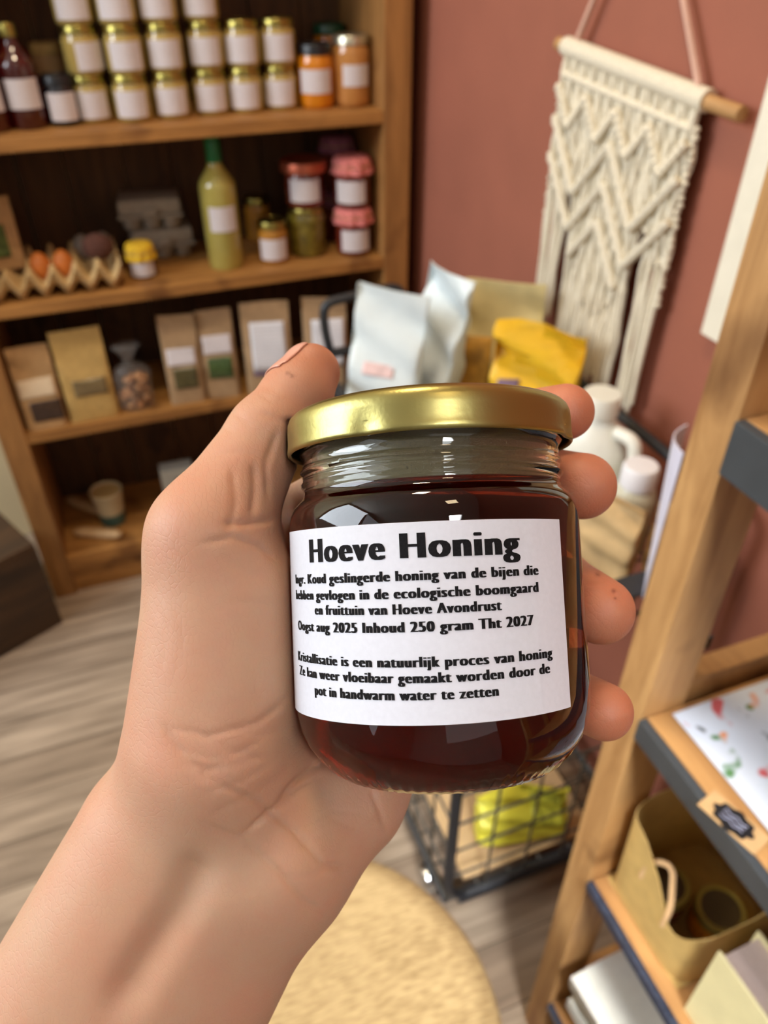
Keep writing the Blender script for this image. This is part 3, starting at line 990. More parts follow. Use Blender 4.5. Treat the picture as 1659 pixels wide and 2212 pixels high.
# what stands in the cart
M_WHITEB = plain('white_glossy_paper', (222, 232, 234), 0.45, var=0.02, scale=20)
M_REDP = plain('faded_red_print', (226, 196, 194), 0.6, var=0.12, scale=60)
M_CREAMB = plain('cream_printed_paper', (222, 206, 150), 0.5, var=0.10, scale=14)
M_OCHRE = plain('ochre_print', (184, 138, 54), 0.6, var=0.25, scale=40)
M_YEL = plain('yellow_film', (230, 184, 40), 0.35, var=0.06, scale=20)
M_PLAST = plain('white_plastic', (232, 230, 218), 0.35, var=0.015, coat=0.2)
ZS_ = ZT + 0.0060
b1 = on_x(825, 800, 0.405); b1 = np.array([0.384, 1.040, ZS_ + 0.004])
bag('white_bag', 'white paper bag with faint red print, left one in the cart', b1, 0.112, 0.245, 0.050, M_WHITEB, stickers=[('red_print', M_REDP, -0.030, 0.020, 0.112, 0.130)], rot=face_cam(b1) - 0.35, roll=0.07, seed=11, lean=-0.10, top_w=1.04, crumple=0.004, cat='bag', group=None)
b2 = np.array([0.480, 1.062, ZS_ + 0.004])
bag('white_bag', 'white paper bag seen edge-on beside the left white bag', b2, 0.095, 0.262, 0.045, M_WHITEB, roll=0.10, rot=face_cam(b2) - 0.80, seed=12, lean=-0.08, crumple=0.005)
b3 = np.array([0.590, 1.022, ZS_ + 0.002])
bag('cream_bag', 'cream printed bag with ochre corner leaning by the red wall', b3, 0.128, 0.240, 0.040, M_CREAMB, stickers=[('ochre_print', M_OCHRE, -0.062, -0.012, 0.06, 0.15), ('grey_print', M_GRYW, -0.01, 0.03, 0.04, 0.10)], rot=face_cam(b3) - 0.02, seed=13, lean=-0.04, crumple=0.003)
b4 = np.array([0.588, 0.905, ZS_ + 0.003])
bag('yellow_bag', 'crumpled yellow bag in front of the macrame fringe', b4, 0.125, 0.212, 0.050, M_YEL, stickers=[('mauve_print', M_MAUVE, -0.050, -0.020, 0.105, 0.128)], rot=face_cam(b4) - 0.25, seed=14, lean=-0.05, crumple=0.011, top_w=1.12)
ov = MB(); ov.ball((0, 0, 0.055), 0.055, 24, sq=(0.8, 0.6, 1.0)); o = ov.build('white_pouch', plain('off_white_cloth', (228, 220, 208), 0.8, var=0.02), None, smooth=True, angle=0)
o.location = (0.482, 0.955, ZS_); tag(o, 'small off-white rounded pouch behind the gold lid', 'pouch')
# jug with a handle
jl = np.array([0.598, 0.750, ZS_])
jg = thing('jug', jl, 'white plastic jug with a handle and screw cap below the macrame', 'jug', None, (0, 0, face_cam(jl) - 0.2))
m = MB()
m.lathe([(0.0003, 0.001), (0.045, 0.0), (0.052, 0.006), (0.053, 0.012), (0.053, 0.090), (0.050, 0.112), (0.040, 0.132), (0.027, 0.148), (0.021, 0.155), (0.020, 0.168), (0.0003, 0.168)], 40, Matrix.Diagonal((1, 0.8, 1, 1)))
m.build('body', M_PLAST, jg, smooth=True, angle=60)
m = MB(); m.tube(rounded([Vector((0.030, -0.012, 0.142)), Vector((0.058, -0.022, 0.142)), Vector((0.066, -0.026, 0.100)), Vector((0.058, -0.026, 0.045)), Vector((0.040, -0.026, 0.035))], 0.03), 0.0095, 12); m.build('handle', M_PLAST, jg, smooth=True)
m = MB(); m.lathe([(0.0215, 0.160), (0.0255, 0.160), (0.0255, 0.186), (0.024, 0.188), (0.0003, 0.188)], 30, mod=lambda r, z, a, k: r + (0.0004 * math.sin(a * 30) if r > 0.025 else 0)); m.build('cap', M_PLAST, jg, smooth=True, angle=40)
bl1 = np.array([0.600, 0.648, ZS_])
bt_ = thing('white_bottle', bl1, 'white plastic bottle with round white cap nearer than the jug', 'bottle', None, (0, 0, face_cam(bl1)))
m = MB(); m.lathe([(0.0003, 0.001), (0.026, 0), (0.029, 0.004), (0.029, 0.085), (0.026, 0.098), (0.020, 0.106), (0.0003, 0.106)], 32); m.build('body', plain('milky_plastic', (214, 210, 188), 0.35, var=0.02), bt_, smooth=True, angle=50)
m = MB(); m.lathe([(0.0215, 0.1062), (0.0235, 0.1062), (0.0235, 0.132), (0.021, 0.136), (0.0003, 0.137)], 32); m.build('cap', plain('white_cap', (238, 236, 240), 0.35, var=0.01), bt_, smooth=True, angle=40)
for k, (x, y, w, h_, lb_, sd) in enumerate([(0.535, 0.600, 0.085, 0.125, 'crumpled tan paper bag behind the ring finger', 21), (0.628, 0.572, 0.066, 0.100, 'crumpled tan paper bag beside the wooden upright', 22)]):
    q = np.array([x, y + 0.012, ZS_])
    bag('tan_paper_bag', lb_, q, w, h_, 0.034, plain('tan_crinkled_paper', (206, 174, 124), 0.7, var=0.12, scale=30), seed=sd, crumple=0.006, group='crumpled tan paper bags in the cart', rot=face_cam(q) + (0.2 if k else -0.3))
wbx = MB(); wbx.box((-0.042, -0.03, 0), (0.042, 0.03, 0.045), 0.006); o = wbx.build('white_box', plain('bright_white_card', (238, 238, 240), 0.5, var=0.01), None)
o.location = (0.450, 0.650, ZS_); o.rotation_euler = (0, 0, -0.4); tag(o, 'white card box in the cart behind the ring finger', 'box')
# lower basket
ZL = ZB2 + 0.0032
kx = thing('cardboard_box', (0.52, 0.95, ZL), 'open cardboard box in the lower basket of the cart', 'box')
M_CARD = plain('corrugated_card', (196, 164, 120), 0.8, var=0.05, scale=30)
for nm, lo, hi in (('front_flap', (-0.125, -0.16, 0), (0.125, -0.156, 0.19)), ('back_flap', (-0.125, 0.156, 0), (0.125, 0.16, 0.19)), ('side_flap', (-0.129, -0.16, 0), (-0.1255, 0.16, 0.19)), ('side_flap', (0.1255, -0.16, 0), (0.129, 0.16, 0.19)), ('bottom', (-0.125, -0.1555, 0), (0.125, 0.1555, 0.004))):
    MB().box(lo, hi, 0.0008).build(nm, M_CARD, kx)
yb = np.array([0.474, 0.588, ZL])
bag('yellow_bag', 'bright lemon yellow packet in the lower basket of the cart', yb, 0.156, 0.098, 0.044, plain('lemon_film', (236, 228, 74), 0.4, var=0.08, scale=25), stickers=[('green_print', plain('yellow_green_print', (186, 186, 60), 0.5, var=0.3, scale=90), 0.015, 0.070, 0.03, 0.10)], seed=31, crumple=0.007, lean=-0.22, rot=face_cam(yb) + 0.42)
k2 = MB(); k2.box((-0.125, -0.095, 0), (0.125, 0.095, 0.006), 0.001); o = k2.build('cardboard_sheet', M_CARD, None); o.location = (0.475, 0.645, ZL + 0.0002)
tag(o, 'flat cardboard sheet under the lemon yellow packet', 'cardboard')
yb_ = bpy.data.objects['yellow_bag.001']; yb_.location.z += 0.0125

# ------------------------------------------------------------------ wooden rack standing in front of the red wall
M_RACK = wood('pine_post', (156, 110, 62), (202, 156, 100), (26, 26, 3.0), rough=0.55)  # pine of the posts, grain running upright
M_RACKY = wood('pine_shelf_board', (148, 102, 56), (192, 144, 88), (26, 3.0, 26), rough=0.55)
M_BAND = plain('dark_grey_painted_band', (58, 62, 66), 0.5, var=0.06)
M_BEAD = plain('blue_black_beaded_trim', (44, 52, 70), 0.35, var=0.35, scale=260)
RX0, RX1 = 0.370, 0.683
RY0, RY1 = -0.42, 0.360
rk = thing('wooden_rack', (0.52, 0.0, 0), 'open pine rack with dark banded shelves at the right edge', 'rack')


def rk_part(name, mb, mat, **k):
    o = mb.build(name, mat, rk, **k); o.location = -Vector(rk.location); return o


for x in (RX0, RX1 - 0.047):
    for y in (RY0, RY1 - 0.036):
        rk_part('post', MB().box((x, y, 0), (x + 0.047, y + 0.036, 1.62), 0.002), M_RACK)
ZSH = ((1.093, 0.042), (0.783, 0.026), (0.492, 0.013), (0.150, 0.013))
for z, band in ZSH:
    rk_part('shelf', MB().box((RX0 + 0.005, RY0 + 0.037, z - 0.020), (RX1, RY1 - 0.037, z), 0.0015), M_RACKY)
    rk_part('end_rail', MB().box((RX0 + 0.048, RY1 - 0.030, z - 0.030), (RX1 - 0.048, RY1 - 0.008, z + 0.022), 0.0015), M_RACKY)
    bm_ = MB()
    bm_.box((RX0 - 0.0035, RY0 + 0.037, z - band), (RX0 + 0.0045, RY1 - 0.037, z - 0.0005), 0.001)
    rk_part('front_band', bm_, M_BAND if band > 0.02 else M_BEAD)

# mid shelf: leaflets, chalk tag, bottles
M_FLY, _nt, _b = new_mat('printed_leaflet')
_b.inputs['Roughness'].default_value = 0.5
_tc = _nt.nodes.new('ShaderNodeTexCoord')
base = rgba((212, 220, 232))
last = None
for (sc, off, col, th_) in ((34, (0, 0, 0), (206, 92, 96), 0.72), (38, (3.1, 1, 0), (84, 132, 78), 0.68), (36, (7, 5, 0), (226, 150, 104), 0.69), (46, (2, 9, 0), (92, 96, 108), 0.71)):
    mp2 = _nt.nodes.new('ShaderNodeMapping'); mp2.inputs['Location'].default_value = off
    nz = _nt.nodes.new('ShaderNodeTexNoise'); nz.inputs['Scale'].default_value = sc; nz.inputs['Detail'].default_value = 1.5
    rp = _nt.nodes.new('ShaderNodeValToRGB'); rp.color_ramp.elements[0].position = th_ - 0.05; rp.color_ramp.elements[1].position = th_
    mx = _nt.nodes.new('ShaderNodeMix'); mx.data_type = 'RGBA'; mx.inputs['B'].default_value = rgba(col)
    if last is None: mx.inputs['A'].default_value = base
    else: _nt.links.new(last, mx.inputs['A'])
    _nt.links.new(_tc.outputs['Object'], mp2.inputs[0]); _nt.links.new(mp2.outputs[0], nz.inputs['Vector'])
    _nt.links.new(nz.outputs['Fac'], rp.inputs[0]); _nt.links.new(rp.outputs[0], mx.inputs['Factor']); last = mx.outputs['Result']
_nt.links.new(last, _b.inputs['Base Color'])
ZM = 0.783
fl = MB(); fl.grid(lambda s, t: (s * 0.232, -t * 0.52, 0.0015 + 0.004 * math.sin(s * 3.1) * 0.3), 12, 6, thick=0.0012)
o = fl.build('leaflet', M_FLY, None, smooth=True, angle=30); o.location = (RX0 + 0.027, RY1 - 0.044, ZM + 0.0006)
tag(o, 'large white leaflet with vegetable pictures lying on the rack shelf', 'leaflet', 'leaflets on the rack')
f2 = MB(); f2.grid(lambda s, t: (s * 0.16, -t * 0.26, 0.0015 + 0.006 * s), 8, 4, thick=0.001)
o = f2.build('leaflet', plain('white_leaflet_paper', (228, 230, 240), 0.5, var=0.02), None); o.location = (RX0 + 0.115, RY1 - 0.105, ZM + 0.0042); o.rotation_euler = (0, 0, 0.10)
tag(o, 'plain white leaflet on top of the vegetable leaflet', 'leaflet', 'leaflets on the rack')
M_FLY2 = M_FLY
tg = on_z(1592, 1772, ZM)
ct_ = thing('price_tag', (tg[0] - 0.004, tg[1], ZM + 0.0004), 'black scalloped chalk tag on kraft paper at the shelf edge', 'tag', None, (0, 0, 0.25))
MB().box((-0.011, -0.026, 0), (0.012, 0.026, 0.0006)).build('kraft_backing', M_KRAFT, ct_)
m = MB(); m.lathe([(0.0003, 0.0007), (0.0125, 0.0007), (0.0125, 0.0017), (0.0003, 0.0017)], 64, Matrix.Diagonal((0.85, 1.35, 1, 1)), mod=lambda r, z, a, k: r * (1 + (0.09 * math.cos(a * 8) if r > 0.01 else 0))); m.build('chalk_plate', M_BLK, ct_)
m = MB()
for k in range(3):
    m.tube([(-0.004 + 0.0036 * k + 0.0010 * math.sin(q * 1.3 + k), -0.010 + 0.0020 * q, 0.0020) for q in range(11)], 0.0005, 5)
m.build('chalk_scribble', plain('chalk', (150, 150, 170), 0.9), ct_)
for k, (u, v, lb_) in enumerate([(1640, 1330, 'dark red bottle on the rack shelf, nearer one'), (1600, 1290, 'dark red bottle on the rack shelf by the upright')]):
    p = np.array([0.6575, 0.270, ZM + 0.0005]) if k == 0 else np.array([0.600, 0.290, ZM])
    if k == 1: p = np.array([0.6575, 0.180, ZM + 0.0005])
    bottle_thing('wine_bottle', lb_, p, 0.023, 0.205, M_WINE, M_BLK, 0.05, 0.010, 0.11, 0.15, lab=None, group='dark bottles on the rack')

# leaflets in the gap between cart and rack
M_LF1 = plain('lavender_white_paper', (216, 214, 232), 0.4, var=0.02)
M_LF2 = plain('grey_green_photo_print', (150, 158, 140), 0.4, var=0.30, scale=30)
M_LF3 = plain('terracotta_card', (186, 122, 96), 0.6, var=0.06)
pk = MB(); pk.box((0.435, 0.441, 0.801), (0.545, 0.470, 0.805), 0.001); pk.box((0.450, 0.3605, 0.801), (0.456, 0.4405, 0.805), 0.001); pk.box((0.385, 0.3605, 0.798), (0.470, 0.3635, 0.815), 0.001); rk_part('leaflet_ledge', pk, M_IRON)
for lb_, mt, w, h_, x, y, rz in (
        ('white leaflet standing on the ledge beside the rack upright', M_LF1, 0.052, 0.175, 0.463, 0.454, 0.85),
        ('grey-green picture leaflet on the ledge beside the rack upright', M_LF2, 0.060, 0.160, 0.498, 0.4455, 0.55),
        ('terracotta card on the ledge beside the rack upright', M_LF3, 0.058, 0.200, 0.520, 0.462, 0.28)):
    m = MB(); m.grid(lambda a, b: (w * (a - 0.5), 0.010 * math.sin(a * 3.14) * b, h_ * b), 10, 6, thick=0.0012)
    o = m.build('leaflet', mt, None, smooth=True, angle=30); o.location = (x, y, 0.8058); o.rotation_euler = (0, 0, rz)
    tag(o, lb_, 'leaflet', 'leaflets on the side ledge')

# lower shelf of the rack: open kraft bag with jars, books
ZLW = 0.492
kb = thing('kraft_carrier_bag', (0.457, 0.258, ZLW + 0.0004), 'open kraft carrier bag with twisted handles on the lower rack shelf', 'bag', None, (0, 0, 0.0))
m = MB()


def kbag(s, t):
    a = 2 * math.pi * s
    c, q = math.cos(a), math.sin(a)
    x = 0.067 * math.copysign(abs(c) ** 0.35, c) * (1 + 0.05 * t * math.sin(a * 3))
    y = 0.063 * math.copysign(abs(q) ** 0.35, q) * (1 + 0.03 * t * math.sin(a * 2 + 1))
    dip = 0.050 * math.exp(-((y + 0.030) / 0.030) ** 2) * (1 if c < 0 else 0.3) - 0.010 * math.exp(-((y + 0.063) / 0.012) ** 2)
    return (x - 0.004 * t, y, 0.001 + t * (0.106 + 0.045 * (y / 0.063 * 0.5 + 0.5) - dip))


m.grid(kbag, 72, 10, thick=0.0012)
m.box((-0.066, -0.062, 0.0002), (0.066, 0.062, 0.0012))
m.build('bag_wall', M_KRAFT2, kb, smooth=True, angle=50)
for x in (-0.071, 0.063):
    m = MB(); m.tube(rounded([Vector((x + 0.002, -0.022, 0.060)), Vector((x + 0.003, -0.022, 0.095)), Vector((x + 0.010, -0.002, 0.135)), Vector((x + 0.004, 0.018, 0.115)), Vector((x + 0.002, 0.020, 0.080))], 0.03), 0.0030, 8); m.build('handle', plain('twisted_paper_cord', (214, 174, 126), 0.8, var=0.1), kb, smooth=True)
g2 = 'gold-rimmed tins in the kraft carrier bag'
M_BRASS = plain('brass_tin_rim', (176, 160, 86), 0.35, metal=0.85, var=0.03)
for k, (x, y, lb_) in enumerate([(0.424, 0.274, 'gold-rimmed jar in the kraft bag, the one further back'), (0.461, 0.232, 'gold-rimmed jar in the kraft bag, the one nearer the books')]):
    t = jar_thing('preserve_jar', lb_, np.array([x, y, ZLW + 0.0025]), 0.0255, 0.046, M_PUMPK if k else M_JAM, M_BRASS, 0.010, lid_r=0.0262, group=g2)
    MB().lathe([(0.0003, 0.0453), (0.0195, 0.0453), (0.0198, 0.0457), (0.0003, 0.0459)], 32).build('lid_reflection', plain('painted_dark_reflection', (74, 56, 30), 0.4, var=0.1), t, smooth=True, angle=40)  # dark disc stands in for the dark reflection in the lid's centre
M_PAGES = plain('pinkish_page_edges', (212, 190, 180), 0.8, var=0.10, scale=500, stretch=(12, 0.3, 0.3))
M_COVER = plain('pale_yellow_cover', (226, 214, 164), 0.6, var=0.03)
for k, (x, y, rz, lb_) in enumerate([(0.413, 0.094, 0.03, 'thick book with pinkish page edges standing on the rack, left one'), (0.495, 0.086, -0.03, 'thick book with pinkish page edges, the one at the picture edge')]):
    t = thing('book', (x, y, ZLW + 0.0004), lb_, 'book', 'books on the lower rack shelf', (0, 0, rz))
    MB().box((-0.021, -0.085, 0.002), (0.021, 0.082, 0.124), 0.001).build('pages', M_PAGES, t)
    MB().box((0.0212, -0.087, 0), (0.0236, 0.086, 0.129), 0.0006).build('cover', M_COVER, t)
    MB().box((-0.0236, -0.087, 0), (-0.0212, 0.086, 0.129), 0.0006).build('cover', M_COVER, t)
# lowest shelf: folded white cloths
M_CLOTH = plain('white_cotton', (232, 232, 222), 0.9, var=0.02, scale=60)
for k in range(6):
    m = MB()
    m.grid(lambda s, t, k=k: (0.075 * (s - 0.5) * 2 * (1 - 0.04 * (k % 2)), 0.115 * (t - 0.5) * 2, 0.0205 + 0.003 * math.sin(s * 9 + k) * math.sin(t * 5 + k * 2)), 20, 20, thick=0.019)
    o = m.build('folded_cloth', M_CLOTH, None, smooth=True, angle=60); o.location = (0.462 - 0.004 * k, 0.188, 0.1525 + 0.0262 * k); o.rotation_euler = (0, 0, 0.06 * (k % 3 - 1))
    tag(o, f"folded white cotton cloth, {['lowest', 'second from below', 'third from below', 'third from the top', 'second from the top', 'topmost'][k]} in the stack on the rack", 'cloth', 'folded white cloths')
# ------------------------------------------------------------------ the honey jar in the hand
def cam_w(p):
    """camera axes (right, down, forward, metres) to world"""
    p = np.asarray(p, float)
    return CAM + p[..., 0:1] * C_RIGHT - p[..., 1:2] * C_UP + p[..., 2:3] * C_FWD


def pc(u, v, z):
    return np.array([(u - CX) / FPX * z, (v - CY) / FPX * z, z])


JR = 0.0340
J_O = pc(939, 1216, 0.183)
J_A = np.array([0.048, 1.0, -0.072]); J_A /= np.linalg.norm(J_A)
J_F = np.array([0, 0, 1.0]) - J_A * J_A[2]; J_F /= np.linalg.norm(J_F)
J_R = np.cross(J_A, J_F)
if J_R[0] < 0:
    J_R = -J_R
A_W = -(J_A[0] * C_RIGHT - J_A[1] * C_UP + J_A[2] * C_FWD)      # jar's up
R_W = J_R[0] * C_RIGHT - J_R[1] * C_UP + J_R[2] * C_FWD
F_W = J_F[0] * C_RIGHT - J_F[1] * C_UP + J_F[2] * C_FWD
J_OW = cam_w(J_O)
H_BASE = 0.0469                                                  # base, below the reference point


def label_at(u, v, R=JR):
    """pixel -> (angle from the near line, height up) on the jar's wall"""
    d = np.array([(u - CX) / FPX, (v - CY) / FPX, 1.0])
    dp = np.array([d @ J_R, d @ J_F]); o = np.array([-(J_O @ J_R), -(J_O @ J_F)])
    A = dp @ dp; B = o @ dp; C = o @ o - R * R
    disc = max(B * B - A * C, 0.0)
    t = (-B - math.sqrt(disc)) / A
    q = o + dp * t
    return math.atan2(q[0], -q[1]), -((d * t - J_O) @ J_A)


jar = thing('honey_jar', J_OW - A_W * H_BASE, 'honey jar with gold lid and printed white label, held up in the hand', 'jar')
jar.matrix_world = Matrix(((R_W[0], F_W[0], A_W[0], jar.location[0]), (R_W[1], F_W[1], A_W[1], jar.location[1]),
                           (R_W[2], F_W[2], A_W[2], jar.location[2]), (0, 0, 0, 1)))
jar.rotation_mode = 'QUATERNION'
jar.location = Vector(J_OW - A_W * H_BASE)
jar.rotation_quaternion = Matrix(((R_W[0], F_W[0], A_W[0]), (R_W[1], F_W[1], A_W[1]), (R_W[2], F_W[2], A_W[2]))).to_quaternion()

m_glass, _nt, _b = new_mat('clear_glass')
_b.inputs['Base Color'].default_value = (0.97, 1.0, 0.97, 1)
_b.inputs['Transmission Weight'].default_value = 1.0
_b.inputs['Roughness'].default_value = 0.0
_b.inputs['IOR'].default_value = 1.5
_n = _nt.nodes.new('ShaderNodeTexNoise'); _n.inputs['Scale'].default_value = 60; _n.inputs['Detail'].default_value = 1.0
_t = _nt.nodes.new('ShaderNodeTexCoord'); _nt.links.new(_t.outputs['Object'], _n.inputs['Vector'])
_bp = _nt.nodes.new('ShaderNodeBump'); _bp.inputs['Distance'].default_value = 0.0006; _bp.inputs['Strength'].default_value = 0.25
_nt.links.new(_n.outputs['Fac'], _bp.inputs['Height']); _nt.links.new(_bp.outputs[0], _b.inputs['Normal'])

m_honey = bpy.data.materials.new('dark_honey'); m_honey.use_nodes = True
_nt = m_honey.node_tree; _nt.nodes.clear()
_o = _nt.nodes.new('ShaderNodeOutputMaterial')
_tr = _nt.nodes.new('ShaderNodeBsdfTransparent')
_va = _nt.nodes.new('ShaderNodeVolumeAbsorption')
_va.inputs['Color'].default_value = (0.78, 0.36, 0.10, 1)
_va.inputs['Density'].default_value = 100.0
_nt.links.new(_tr.outputs[0], _o.inputs['Surface']); _nt.links.new(_va.outputs[0], _o.inputs['Volume'])

# heights below are above the base
prof = [(0.0002, 0.0022), (0.012, 0.0018), (0.0195, 0.0010), (0.0222, 0.0), (0.0250, 0.0003), (0.0270, 0.0016), (0.0295, 0.0040),
        (0.0316, 0.0070), (0.0331, 0.0105), (0.0338, 0.0140), (0.0340, 0.0180)]
prof += [(0.0340, z) for z in (0.024, 0.032, 0.040, 0.048, 0.054)]
prof += [(0.03395, 0.0570), (0.0336, 0.0590), (0.0329, 0.0606), (0.0319, 0.0618), (0.0311, 0.0625), (0.0306, 0.0632), (0.0304, 0.0640)]
# neck with its thread rings
for z in np.arange(0.0646, 0.0815, 0.0006):
    r = 0.0304 + 0.0011 * math.exp(-((z - 0.0690) / 0.0007) ** 2) + 0.0009 * math.exp(-((z - 0.0662) / 0.0006) ** 2) + 0.0012 * math.exp(-((z - 0.0738) / 0.0008) ** 2)
    prof.append((r, float(z)))
prof += [(0.0300, 0.0818), (0.0292, 0.0819), (0.0284, 0.0814)]
H_LEVEL = 0.0632
for z in np.linspace(0.0805, H_LEVEL + 0.0012, 10):
    prof.append((0.0281, float(z)))
prof += [(0.0278, H_LEVEL + 0.0003), (0.0270, H_LEVEL), (0.015, H_LEVEL), (0.0002, H_LEVEL)]


def glass_mod(r, z, a, k):
    if 0.0002 < z < 0.0050 and r > 0.0215 and k < 8:             # knurled foot
        return r + 0.00016 * math.sin(a * 70) * (1 if k in (3, 4, 5) else 0.0)
    if 0.0646 < z < 0.078 and r > 0.0302:                         # thread runs slightly uphill
        return 0.0304 + (r - 0.0304) * (0.75 + 0.25 * math.sin(a * 2 + z * 900))
    return r


g = MB(); g.lathe(prof, 280, mod=glass_mod); g.build('glass', m_glass, jar, smooth=True, angle=60)
hp = [(0.0002, 0.0050), (0.020, 0.0047), (0.0255, 0.0058), (0.0285, 0.0085), (0.0303, 0.012), (0.0312, 0.018), (0.0313, 0.054), (0.0308, 0.0575), (0.0296, 0.0600), (0.0284, 0.0615), (0.0280, H_LEVEL - 0.0003), (0.0002, H_LEVEL - 0.0002)]
h = MB(); h.lathe(hp, 96); h.build('honey', m_honey, jar, smooth=True, angle=60)

m_film, _nt, _b = new_mat('honey_smear')
_b.inputs['Base Color'].default_value = rgba((132, 120, 86)); _b.inputs['Roughness'].default_value = 0.4; _b.inputs['Alpha'].default_value = 0.72
_n = _nt.nodes.new('ShaderNodeTexNoise'); _n.inputs['Scale'].default_value = 120; _n.inputs['Detail'].default_value = 4
_r = _nt.nodes.new('ShaderNodeMapRange'); _r.inputs['To Min'].default_value = 0.45; _r.inputs['To Max'].default_value = 0.9
_nt.links.new(_n.outputs['Fac'], _r.inputs['Value']); _nt.links.new(_r.outputs[0], _b.inputs['Alpha'])
fl_ = MB(); fl_.lathe([(0.0279, H_LEVEL + 0.0012), (0.0279, 0.0800), (0.0277, 0.0800), (0.0277, H_LEVEL + 0.0012)], 96)
fl_.f = [q for q in fl_.f if len(q) == 4]
fl_.build('honey_smear', m_film, jar, smooth=True, angle=60)

# lid
m_lid, _nt, _b = new_mat('gold_lacquered_tin')
_b.inputs['Base Color'].default_value = rgba((160, 150, 92))
_b.inputs['Metallic'].default_value = 1.0
_b.inputs['Roughness'].default_value = 0.33
_n = _nt.nodes.new('ShaderNodeTexNoise'); _n.inputs['Scale'].default_value = 900; _n.inputs['Detail'].default_value = 3
_t = _nt.nodes.new('ShaderNodeTexCoord'); _nt.links.new(_t.outputs['Object'], _n.inputs['Vector'])
_bp = _nt.nodes.new('ShaderNodeBump'); _bp.inputs['Distance'].default_value = 0.00006; _bp.inputs['Strength'].default_value = 0.6
_nt.links.new(_n.outputs['Fac'], _bp.inputs['Height']); _nt.links.new(_bp.outputs[0], _b.inputs['Normal'])
LB, LT = 0.0732, 0.0829
lp = [(0.0002, LT - 0.0012), (0.0285, LT - 0.0012), (0.0292, LT - 0.0004), (0.0300, LT), (0.0312, LT - 0.0001), (0.0323, LT - 0.0006), (0.0331, LT - 0.0014), (0.0335, LT - 0.0026),
      (0.0336, LT - 0.0042), (0.0336, LB + 0.0028), (0.0337, LB + 0.0016), (0.0338, LB + 0.0009), (0.0337, LB + 0.0003), (0.0334, LB), (0.0330, LB + 0.0002), (0.0328, LB + 0.0007), (0.0329, LB + 0.0014), (0.0330, LB + 0.003), (0.0330, LT - 0.003), (0.0322, LT - 0.0016), (0.0302, LT - 0.0008), (0.0296, LT - 0.0011), (0.0288, LT - 0.0019), (0.0002, LT - 0.0019)]


def lid_mod(r, z, a, k):                                          # the four pressed lugs along the lower edge
    if 9 <= k <= 16:
        dd = min(abs(((a - a0 + math.pi) % (2 * math.pi)) - math.pi) for a0 in (-2.02, -0.45, 1.12, 2.69))
        return r - 0.0007 * math.exp(-(dd / 0.09) ** 2)
    return r


l = MB(); l.lathe(lp, 240, mod=lid_mod); l.build('lid', m_lid, jar, smooth=True, angle=50)

# paper label wrapped round the wall
m_paper = plain('label_paper', (208, 209, 217), 0.75, var=0.012, scale=900, bump=0.00003)
m_ink = plain('black_print', (20, 19, 21), 0.9, spec=0.2, var=0.25, scale=2600)
tl, tr, bl, br = [label_at(u_, v_, JR + 0.00026) for u_, v_ in ((625.6, 1150), (1208, 1122), (637, 1527), (1233, 1527))]


def on_wall(phi, hh, R):
    return (R * math.sin(phi), -R * math.cos(phi), hh + H_BASE)


def lab(s, t):
    x = np.array(tl) * (1 - s) * (1 - t) + np.array(tr) * s * (1 - t) + np.array(bl) * (1 - s) * t + np.array(br) * s * t
    return on_wall(x[0], x[1], JR + 0.00016)


p = MB(); p.grid(lab, 90, 24, thick=0.0001); lab_o = p.build('label', m_paper, jar, smooth=True, angle=30)
lab_o['label'] = 'white paper label printed in black'
LINES = [
    ('Hoeve', (669, 1215.6), (833, 1208.5), 0.00525, 0.20),
    ('Honing', (864, 1206.5), (1124.5, 1197.0), 0.00525, 0.20),
    ('Ingr. Koud geslingerde honing van de bijen die', (638.6, 1260.6), (1164, 1241.5), 0.00215, 0.23),
    ('hebben gevlogen in de ecologische boomgaard', (639.5, 1294), (1164, 1278.5), 0.00215, 0.23),
    ('en fruittuin van Hoeve Avondrust', (679.8, 1327.4), (1085, 1317.8), 0.00215, 0.23),
    ('Oogst aug 2025 Inhoud 250 gram Tht 2027', (644.2, 1360), (1153.8, 1350), 0.00215, 0.23),
    ('Kristallisatie is een natuurlijk proces van honing', (644.2, 1425.5), (1194, 1419.5), 0.00215, 0.23),
    ('Ze kan weer vloeibaar gemaakt worden door de', (647.3, 1456.5), (1189, 1453.5), 0.00215, 0.23),
    ('pot in handwarm water te zetten', (679.8, 1500), (1078.3, 1503), 0.00215, 0.23),
]
for s, pa, pb, cap, bold in LINES:
    V, F = text_mesh(s, bold, offset=-0.004)
    (fa, ha), (fb, hb) = label_at(*pa, JR + 0.00036), label_at(*pb, JR + 0.00036)
    x0, x1 = V[:, 0].min(), V[:, 0].max()
    q = MB()
    q.add([on_wall(fa + (fb - fa) * (x - x0) / (x1 - x0), ha + (hb - ha) * (x - x0) / (x1 - x0) + y * cap, JR + 0.00036) for x, y in V], F)
    o = q.build('printed_text', m_ink, lab_o)
# ------------------------------------------------------------------ the hand and forearm: one continuous skin over smooth-blended bones
def rcone(P, a, b, ra, rb):
    ba = b - a
    l2 = float(ba @ ba); rr = ra - rb
    a2 = l2 - rr * rr; il2 = 1.0 / l2
    pa = P - a
    y = pa @ ba
    z = y - l2
    w = pa * l2 - y[:, None] * ba
    x2 = np.einsum('ij,ij->i', w, w)
    y2 = y * y * l2; z2 = z * z * l2
    k = np.sign(rr) * rr * rr * x2
    d = (np.sqrt(x2 * a2 * il2) + y * rr) * il2 - ra
    m1 = np.sign(z) * a2 * z2 > k
    m2 = np.sign(y) * a2 * y2 < k
    d = np.where(m2, np.sqrt(x2 + y2) * il2 - ra, d)
    d = np.where(m1, np.sqrt(x2 + z2) * il2 - rb, d)
    return d


def smin(a, b, k):
    h = np.maximum(k - np.abs(a - b), 0) / k
    return np.minimum(a, b) - h * h * k * 0.25


